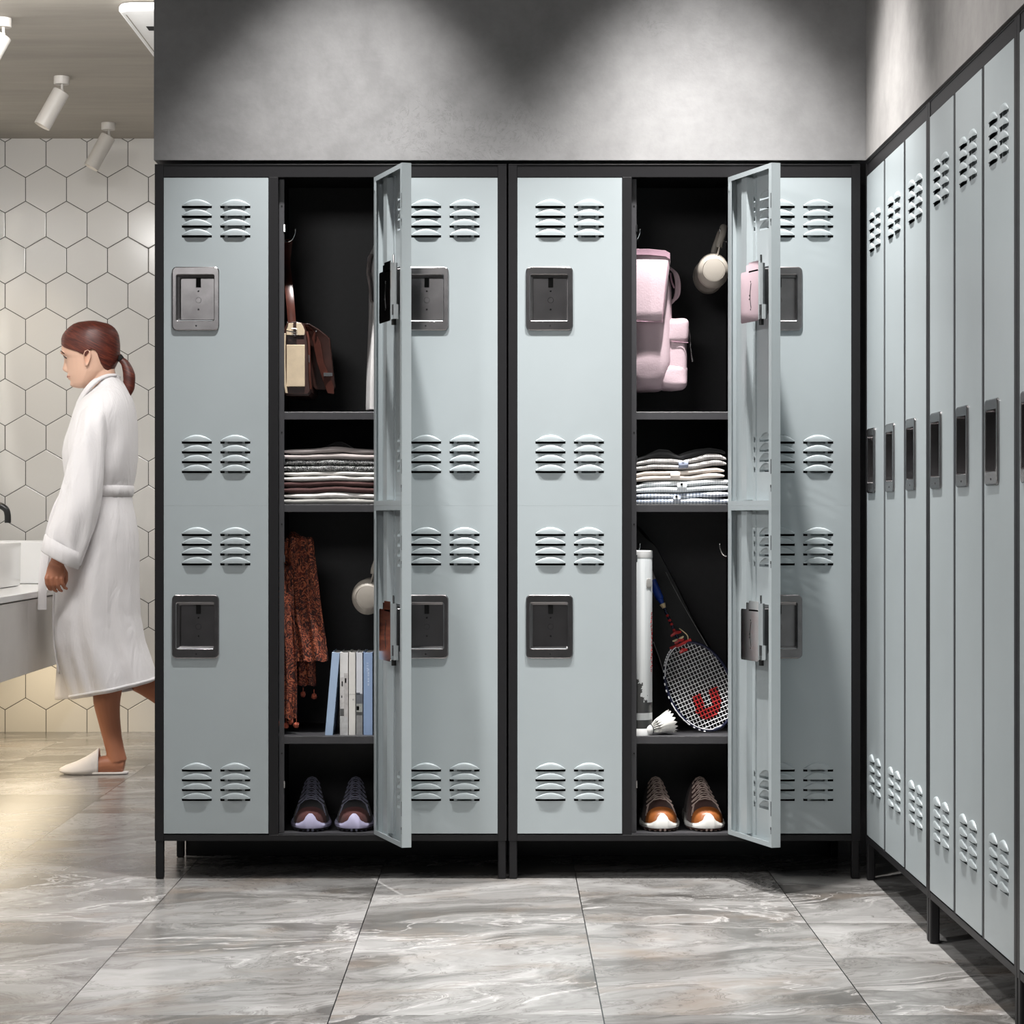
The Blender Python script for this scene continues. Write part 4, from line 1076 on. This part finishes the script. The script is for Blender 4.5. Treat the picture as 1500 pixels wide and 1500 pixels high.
MB().tube(bez([P(172, 520), P(177, 526), P(184, 534), P(189, 550), P(188.5, 568), P(184, 582), P(182.5, 590)], 5), lr([.012, .0105, .016, .0225, .0215, .013, .002], 5), 16, flat=.8, up=(1, 0, 0)).build('ponytail', hairm, hair, base, smooth=180)
MB().tube([P(174, 522), P(178, 527)], [.0125, .0125], 14).build('hair_tie', M['hole'], hair, base, smooth=60)

# robe
t = NT('white_terry_cloth'); p = t.pos()
t.set(Base_Color=(.76, .735, .74), Roughness=.92, Sheen_Weight=.3); t.bump(t.m('ADD', t.m('MULTIPLY', t.noise(p, 420, 2), .25), t.m('MULTIPLY', t.noise(t.vmul(p, (15., 15., 4.5)), 1., 3, .5, 1.2), 5.)), .34, .006); terry = t.mat
RT = [(551, 146, 172, .062), (556, 140, 177, .072), (563, 134, 183, .088), (571, 128, 188, .115), (580, 122, 191.5, .150), (590, 116, 195, .178), (605, 110, 198, .198), (625, 104, 200, .202), (645, 97, 200.5, .200), (665, 93.5, 200.5, .195),
      (690, 95.5, 198, .185), (706, 99, 195.5, .170), (713, 101.5, 193.5, .161), (726, 102.5, 192, .160), (738, 101, 193, .166), (755, 97.5, 197, .180), (780, 92.5, 201, .190), (810, 88, 203, .195), (850, 84, 202.5, .200), (900, 81.5, 204, .205), (940, 83, 211, .210), (975, 93, 220, .214), (1000, 101, 226, .216), (1014, 106, 229, .216)]
def robe_ring(y, n=120, k=1.0, hem=False):
    xa, xb, w = interp(RT, y); c = (xa+xb)/2; r = (xb-xa)/2; ring = []
    low = max(0, min(1, (y-735)/230)); up = max(0, min(1, (y-590)/60))*max(0, min(1, (715-y)/60)); near = max(0, 1-abs(y-720)/22)
    for j in range(n):
        a = 2*math.pi*j/n; ca, sa = math.cos(a), math.sin(a)
        e = .9
        fo = .075*low*(math.sin(6*a+.6+y*.004)*.5+math.sin(11*a+1.7-y*.003)*.28+math.sin(17*a+y*.01)*.10)
        fo += .085*up*(math.sin(5*a+y*.045)*.25+math.sin(8*a-y*.03+1)*.22)+.022*near*math.sin(22*a+math.sin(y*.3))*.5
        fx = fo*(.25 if abs(ca) > .8 else .6)
        x = c+r*math.copysign(abs(ca)**e, ca)*(1+fx*k)
        yy = w*math.copysign(abs(sa)**e, sa)*(1+fo*1.5*k)
        dy = 0
        if y > 940: dy = (y-940)/74*(-6.5-13*ca*1.0)
        if y < 600: dy = (600-y)/49*(0 if ca > 0 else -ca*14)
        ring.append(P(x, y+dy, yy))
    return ring
ys = [551, 554, 558, 563, 568, 574, 580, 586, 592]+list(range(600, 1012, 7))+[1012, 1014]
rb_ = MB(); rings = [robe_ring(y) for y in ys]
# thick turned hem and inside face
hemr = robe_ring(1014)
cen = P(156, 1000)
def inset(ring, d, dz): return [v+(Vector((cen.x, cen.y, v.z))-v).normalized()*d+Vector((0, 0, dz)) for v in ring]
rings.append(inset(hemr, .004, -.006)); rings.append(inset(hemr, .010, -.005)); rings.append(inset(hemr, .013, .004)); rings.append(inset(robe_ring(960), .02, 0)); rings.append(inset(robe_ring(880), .03, 0))
top_in = [v+(Vector((P(156, 551).x, YP, v.z))-v)*.10+Vector((0, 0, -.002)) for v in rings[0]]
rings = [[v+Vector((0, 0, -.03)) for v in top_in], top_in]+rings
rb_.loft(rings, 0, False)
robe = rb_.build('robe', terry, person, base, smooth=180)
hm = MB(); hm.tube(robe_ring(1012, 80)+[robe_ring(1012, 80)[0]], .0055, 8, up=(0, 0, 1)); hm.build('hem', terry, robe, base, smooth=180)
# inner front flap showing below and ahead of the outer one
fl = MB(); rg = []
for y in range(930, 1030, 6):
    f = (y-930)/100
    xa, xb = 82-6*f, 120+75*f; ring = []
    for j in range(60):
        a = 2*math.pi*j/60; ca, sa = math.cos(a), math.sin(a)
        c = (xa+xb)/2; r = (xb-xa)/2
        w = (.13+.03*f)*(1+.05*math.sin(9*a))
        ring.append(P(c+r*ca, y-(7*f*(ca+1) if y > 960 else 0), w*.55*sa*(.75 if ca < -.3 else 1)+.05))
    rg.append(ring)
rg.append(inset(rg[-1], .005, -.001)); rg.append(inset(rg[-2], .010, .02))
fl.loft(rg, 0, False); fl.build('inner_flap', terry, robe, base, smooth=180)
# overlapping front edge and shawl collar
ce = MB()
for s in (-1, 1):
    pts = [P(170, 551, s*.035), P(160, 552.5, s*.062), P(146, 560, s*.082), P(133, 572.5, s*.080), P(122, 588, s*.062), P(112, 610, s*.040), P(103, 640, s*.020), P(98, 670, s*.012 if s > 0 else -.035)]
    ce.tube(bez(pts, 5), [.015]*10+[.020]*12+[.018]*8+[.012]*5+[.006], 12, flat=.5, up=(0, 1, 0))
ce.build('collar', terry, robe, base, smooth=180)
fe_ = MB(); fe_.tube(bez([P(98, 728, -.075), P(92, 780, -.085), P(86, 850, -.085), P(85, 930, -.085), P(93, 985, -.085)], 6), [.006]*25, 8, flat=.6); fe_.build('front_edge', terry, robe, base, smooth=180)
bt = MB(); bt.loft([[v for v in [(q-Vector((P(147, 0).x, YP, q.z)))*s+Vector((P(147, 0).x, YP, q.z)) for q in robe_ring(y, 90, .3)]] for y, s in ((711.5, 1.0), (712.5, 1.035), (719, 1.05), (726.5, 1.035), (727.5, 1.0))], 0, False)
bt.build('belt', terry, robe, base, smooth=60)
kn = MB(); kn.ball(P(101, 722, -.055), (.022, .028, .022), 0, 16, 10); kn.build('belt_knot', terry, robe, base, smooth=180)
def strip(pts, w, m=terry, nm='belt_tail'):
    b = MB(); pts = bez(pts, 6); rr = []
    for i, q in enumerate(pts):
        ww = w[0]+(w[1]-w[0])*i/(len(pts)-1); tw = .25*math.sin(i*.22)
        dx, dy = ww*math.cos(tw), ww*math.sin(tw)
        rr.append([q+Vector((-dx, -dy, 0)), q+Vector((0, -.005, 0)), q+Vector((dx, dy, 0)), q+Vector((0, .005, 0))])
    b.loft(rr); return b.build(nm, m, robe, base, smooth=70, bevel=.002)
strip([P(98, 722, -.07), P(88, 745, -.085), P(78, 785, -.09), P(71, 830, -.095), P(69.5, 892, -.10)], (.012, .019))
strip([P(99, 722, -.05), P(91, 750, -.065), P(82.5, 800, -.075), P(78, 840, -.08), P(77, 850, -.08)], (.012, .013))
for s in (-1, 1):
    sv = MB(); rg = []
    for y, xa, xb, d0, w in ((584, 146, 162, .100, .018), (590, 139, 167, .118, .040), (600, 134, 169.5, .142, .056), (612, 130, 171, .170, .060), (630, 127, 170.5, .185, .060), (655, 121, 168, .200, .058), (690, 114, 166, .212, .058), (715, 110, 165, .220, .060), (740, 103, 161, .226, .062), (765, 95, 153, .230, .062), (785, 88, 145, .232, .060), (800, 85, 139, .234, .058), (812, 82, 134, .235, .055)):
        f = max(0, (y-600)/212); ring = []
        for k in range(48):
            a = 2*math.pi*k/48; c = (xa+xb)/2; r = (xb-xa)/2
            fo = 1+.09*math.sin(3*a+y*.05)*f+.085*math.sin(6*a-y*.06)*min(1, max(0, y-590)/30)
            if k in (6, 7): fo += .02
            til = (math.cos(a))*(18*f)
            ring.append(P(c+r*math.cos(a)*min(fo, 1.04), y+til*.9+(6*math.sin(a*2+y*.1)*.3), s*(d0+w*math.sin(a)*fo*-1)))
        rg.append(ring)
    sv.loft(rg, 0, False)
    # denser version with twisting creases
    sleeve = sv.build('sleeve', terry, robe, base, smooth=180, sub=1)
    cf = MB(); rg = []
    for y, xa, xb, w, k in ((795, 86.5, 136, .060, 1.0), (795.5, 84.0, 138, .066, 1), (806, 81.5, 136, .068, 1), (817, 79, 132.5, .067, 1), (819, 79.5, 131.5, .062, 1), (816, 82, 129, .054, 1), (800, 86, 130, .050, 1)):
        c = (xa+xb)/2; r = (xb-xa)/2
        rg.append([P(c+r*math.cos(a), y+math.cos(a)*13.5, s*.235-s*w*math.sin(a)) for a in [2*math.pi*k/40 for k in range(40)]])
    cf.loft(rg, 0, False); cf.build('cuff', terry, sleeve, base, smooth=180)

# slippers
slm = mat('white_slipper_cloth', (.78, .74, .72), .85, 0, .02, 30, .3, .001, 500)
def slipper(o, d, s=0):
    """o: ball-of-foot position on the sole line, d: unit direction from heel to toe"""
    L_ = .245; up = Vector((0, 0, 1)); up = (up-d*up.dot(d)).normalized(); sd = d.cross(up)
    hwid = [(0, .018), (.05, .030), (.15, .036), (.4, .037), (.6, .044), (.8, .042), (.93, .030), (1, .010)]
    so = MB(); rr = []
    for i in range(25):
        f = i/24; w = interp(hwid, f)[0]; c = o+d*(L_*(f-.5))+up*(.006*max(0, (f-.8)/.2)**2)
        rr.append([c-sd*w, c+sd*w, c+sd*w*1.0+up*.007, c-sd*w+up*.007])
    so.loft(rr); r = so.build('slipper', slm, person, base, smooth=60, bevel=.002)
    u = MB(); rr = []
    for i in range(20):
        f = .42+.575*i/19; w = interp(hwid, f)[0]*1.04; hgt = interp([(.42, .088), (.5, .074), (.6, .058), (.75, .040), (.9, .026), (1, .009)], f)[0]
        c = o+d*(L_*(f-.5))+up*(.002+.006*max(0, (f-.8)/.2)**2)
        rr.append([c+sd*w*math.cos(a)*(.82 if f < .5 else .9)+up*hgt*math.sin(a)**.8+d*(-.03*(1-math.sin(a)) if False else 0) for a in [math.pi*k/16 for k in range(17)]])
    u.loft(rr, 0, False, False); q = u.build('slipper_upper', slm, r, base, smooth=180)
    so_ = q.modifiers.new('thick', 'SOLIDIFY'); so_.thickness = .003; so_.offset = 1
    return r
slipper(Vector((P(143.5, 0).x, YP-.083, .002)), Vector((-1, -.02, 0)).normalized())
slipper(Vector((P(262, 0).x, YP+.09, P(0, 1094).z-.02)), Vector((-.50, 0, -.80)).normalized())
# ================================================================ bathroom
warm_w = M['white']
# wall-hung vanity
VX, VT, VBz, V0, V1 = -1.69, .659, .372, 7.00, 10.26
off = Vector((-1.99, 9.3, VBz)); root = empty('wall_vanity', off)
MB().box(-2.297, VX, V0, V1, VT-.022, VT).build('countertop', M['basin'], root, off, smooth=None, bevel=.002)
MB().box(-2.297, VX-.022, V0+.002, V1, VBz, VT-.024).build('cabinet', M['vanity'], root, off, smooth=None)
for y0, y1 in ((7.002, 7.515), (7.518, 8.435), (8.439, 9.355), (9.359, 10.258)):
    MB().box(VX-.0215, VX-.003, y0, y1, VBz, VT-.027).build('drawer_front', M['vanity'], root, off, smooth=None, bevel=.0015)
tag(root, 'long wall-hung white vanity with grey white drawer fronts behind the person', 'vanity')
def basin(x0, x1, y0, y1, label):
    h = .168; c = Vector(((x0+x1)/2, (y0+y1)/2, VT)); r = .03; b = MB(); rings = []
    for ins, z in ((.012, 0), (.004, .002), (0, .012), (-.003, h-.004), (-.001, h), (.006, h), (.008, h-.004), (.014, .03), (.03, .018)):
        rings.append([(x-c.x*0, y, VT+z+.0005) for x, y in rrect(x0+ins, x1-ins, y0+ins, y1-ins, max(.004, r-ins))])
    b.loft(rings); o = b.build('washbasin', M['basin'], None, c, smooth=40); o.location = c
    tag(o, label, 'washbasin')
    MB().lathe([(.022, .0185), (.022, .021), (.004, .022)], c, 20).build('drain', M['chrome'], o, c)
basin(-2.24, -1.888, 8.66, 9.29, 'white rectangular countertop basin under the black tap')
basin(-2.24, -1.815, 9.55, 10.15, 'white rectangular countertop basin in the rear corner, behind the robe belt')
# black tap
off = Vector((-2.298, 9.05, .945)); 
tp_ = MB().tube(bez([(-2.285, 9.05, .955), (-2.10, 9.05, .968), (-1.960, 9.05, .9745), (-1.925, 9.05, .972), (-1.900, 9.05, .957), (-1.8925, 9.05, .935), (-1.892, 9.05, .905)], 7), .0125, 16)
tap = tp_.build('tap', M['matblack'], None, off, smooth=60); tap.location = off
MB().lathe([(.026, 0), (.026, .008), (.016, .012)], (-2.298, 9.05, .955), 24, 0, Matrix.Rotation(R(90), 3, 'Y')).build('wall_flange', M['matblack'], tap, off)
MB().tube([(-2.298, 9.19, .955), (-2.25, 9.19, .955)], .018, 18).tube([(-2.255, 9.19, .955), (-2.20, 9.19, .985)], .006, 10).build('handle', M['matblack'], tap, off)
tag(tap, 'matt black curved wall tap over the nearer white basin', 'tap')
# oval mirror with a light ring; the tiles mirror its rim
glow = NT('led_ring'); glow.set(Base_Color=(1., 1., 1.)); glow.b.inputs['Emission Color'].default_value = (1, .95, .86, 1); glow.b.inputs['Emission Strength'].default_value = 9
off = Vector((-2.298, 9.45, 1.69))
def capsule(rx, rz, n=48): return [(math.copysign(abs(math.cos(2*math.pi*k/n))**1, math.cos(2*math.pi*k/n))*rx, rz*math.sin(2*math.pi*k/n)) for k in range(n)]
def ringx(rx, rz, x): return [Vector((x, 9.45+a, 1.69+b)) for a, b in capsule(rx, rz)]
mi = MB().loft([ringx(.27, .61, -2.298), ringx(.275, .615, -2.27), ringx(.265, .605, -2.265)]).build('mirror', M['chrome'], None, off, smooth=40); mi.location = off
MB().loft([ringx(.276, .616, -2.285), ringx(.292, .632, -2.285), ringx(.292, .632, -2.275), ringx(.276, .616, -2.275), ringx(.276, .616, -2.285)], 0, False).build('light_ring', glow.mat, mi, off, smooth=40)
tag(mi, 'tall oval wall mirror with light ring, seen only as a faint glow in the tiles', 'mirror')
# ceiling spotlights
GL = 'white ceiling spotlights in the bathroom'
sp_body = mat('cream_enamel', (.60, .57, .53), .4, 0, .02)
lampm = NT('lamp_glass'); lampm.set(Base_Color=(.9, .9, .9)); lampm.b.inputs['Emission Color'].default_value = (1, .9, .75, 1); lampm.b.inputs['Emission Strength'].default_value = 3
def spot(Y):
    o = Vector((-1.647, Y, 2.56)); r = empty('ceiling_spotlight', o)
    MB().lathe([(.0005, -.030), (.0270, -.030), (.0285, -.028), (.0285, -.0005), (.0005, -.0005)], o, 28).build('canopy', sp_body, r, o, smooth=40)
    ax_ = Vector((-.46, -.12, -.88)).normalized(); j = o+Vector((.002, 0, -.052))
    MB().tube([o+Vector((.002, 0, -.03)), j], .0052, 12).ball(j, .0075, 0, 12, 8).build('stem', sp_body, r, o)
    q = ax_.to_track_quat('Z', 'Y').to_matrix()
    hd_ = j+ax_*.004
    MB().lathe([(.0005, 0), (.029, 0), (.0315, .002), (.0315, .150), (.0295, .150), (.0285, .095), (.0005, .095)], hd_, 32, 0, q).build('lamp_head', sp_body, r, o, smooth=40)
    MB().lathe([(.0005, .0955), (.020, .0955), (.020, .098), (.0005, .098)], hd_, 24, 0, q).build('lens', lampm.mat, r, o)
    return r
s_ = spot(7.80); tag(s_, 'cream white ceiling spotlight cut by the left edge, nearest of three', 'spotlight', GL)
s_ = spot(8.83); tag(s_, 'cream white ceiling spotlight, middle one of the three', 'spotlight', GL)
s_ = spot(9.87); tag(s_, 'cream white ceiling spotlight in front of the hexagon tiles, furthest of three', 'spotlight', GL)
# ceiling air unit
off = Vector((-.83, 8.05, 2.56)); x0, x1, y0, y1 = -1.232, -.40, 7.535, 8.50
b = MB(); rings = []
for ins, z in ((.02, 0), (.004, -.004), (0, -.012), (0, -.022), (.006, -.028), (.012, -.030)):
    rings.append([(x, y, 2.56+z-.0004) for x, y in rrect(x0+ins, x1-ins, y0+ins, y1-ins, .05)])
b.loft(rings); ac = b.build('air_conditioner', M['white'], None, off, smooth=40); ac.location = off
MB().box(-1.175, -.46, 7.78, 7.845, 2.5285, 2.5305).build('air_slot', M['hole'], ac, off, smooth=None)
MB().box(-1.213, -1.2095, 7.60, 8.44, 2.5292, 2.5302).build('panel_seam', M['ceil'], ac, off, smooth=None)
tag(ac, 'white ceiling air conditioner panel beside the dark locker wall', 'air conditioner')
# ================================================================ camera, light
cam = bpy.data.cameras.new('camera'); co = bpy.data.objects.new('camera', cam); COL.objects.link(co)
co.location = (0, 0, EYE); co.rotation_euler = (R(90), 0, 0)
cam.lens = F/1500*36; cam.sensor_width = 36; cam.shift_x = (750-CX)/1500; cam.shift_y = (CY-750)/1500; cam.clip_start = .01
SC.camera = co
def light(name, typ, loc, rot, energy, col=(1,1,1), **kw):
    l = bpy.data.lights.new(name, typ); l.energy = energy; l.color = col
    for k, v in kw.items(): setattr(l, k, v)
    o = bpy.data.objects.new(name, l); COL.objects.link(o); o.location = loc; o.rotation_euler = rot
    return o
# wall-washing downlights over the front lockers and over the right row
for x in (-.40, .48):
    light('wall_washer', 'SPOT', (x, 5.68, 2.98), (0, 0, 0), 375, (1, .985, .97), spot_size=R(68), spot_blend=.95, shadow_soft_size=.03)
for y in (5.62, 4.70, 3.8):
    light('wall_washer', 'SPOT', (.48, y, 2.98), (0, 0, 0), 150, (1, .97, .94), spot_size=R(66), spot_blend=.95, shadow_soft_size=.03)
# unseen fill spots, added in front of the lockers
for x, y, e in ((-1.5, 4.9, 80), (-.5, 4.3, 36), (-1.7, 3.6, 65), (-.4, 3.0, 34), (-1.2, 2.2, 48)):
    light('fill_spot', 'SPOT', (x, y, 2.98), (R(8), 0, 0), e, (1, .985, .97), spot_size=R(82), spot_blend=.5, shadow_soft_size=.12)
light('fill_area', 'AREA', (-1.2, .6, 2.6), (R(60), 0, R(-12)), 22, (1, .99, .98), shape='RECTANGLE', size=1.6, size_y=.8)  # added soft fill from the camera side, not a real panel
sp = light('side_fill', 'SPOT', (-2.1, 3.0, 2.7), (0, 0, 0), 200, (1, .985, .97), spot_size=R(62), spot_blend=.6, shadow_soft_size=.15)  # invented spot on the left, added to brighten the right-hand row
sp.rotation_euler = (Vector((.92, 4.7, .75))-sp.location).to_track_quat('-Z', 'Y').to_euler()
# bathroom
light('bathroom_fill', 'AREA', (-1.5, 7.1, 2.53), (R(38), 0, 0), 60, (1, .985, .97), shape='RECTANGLE', size=1.1, size_y=.4)  # unseen light added to wash the tiled wall
light('bathroom_fill', 'AREA', (-.2, 8.9, 2.53), (0, R(-35), 0), 82, (1, .985, .97), shape='RECTANGLE', size=.8, size_y=1.2)  # added light hidden behind the locker wall, evens out the tiles
light('vanity_strip', 'AREA', (-1.95, 9.0, .365), (0, 0, 0), 9, (1, .83, .58), shape='RECTANGLE', size=.3, size_y=2.4)
for y in (7.8, 8.83, 9.87):
    light('spotlight_beam', 'SPOT', (-1.725, y-.02, 2.37), (0, R(27.5), 0), 14, (1, .86, .66), spot_size=R(90), spot_blend=.8, shadow_soft_size=.02)
wd = bpy.data.worlds.new('world'); SC.world = wd; wd.use_nodes = True
wd.node_tree.nodes['Background'].inputs[0].default_value = (.9, .95, 1, 1); wd.node_tree.nodes['Background'].inputs[1].default_value = .06
vs = SC.view_settings; vs.view_transform = 'Standard'; vs.look = 'None'; vs.gamma = 1; vs.use_curve_mapping = False; vs.exposure = 0
SC.cycles.use_denoising = True
SC.cycles.max_bounces = 8
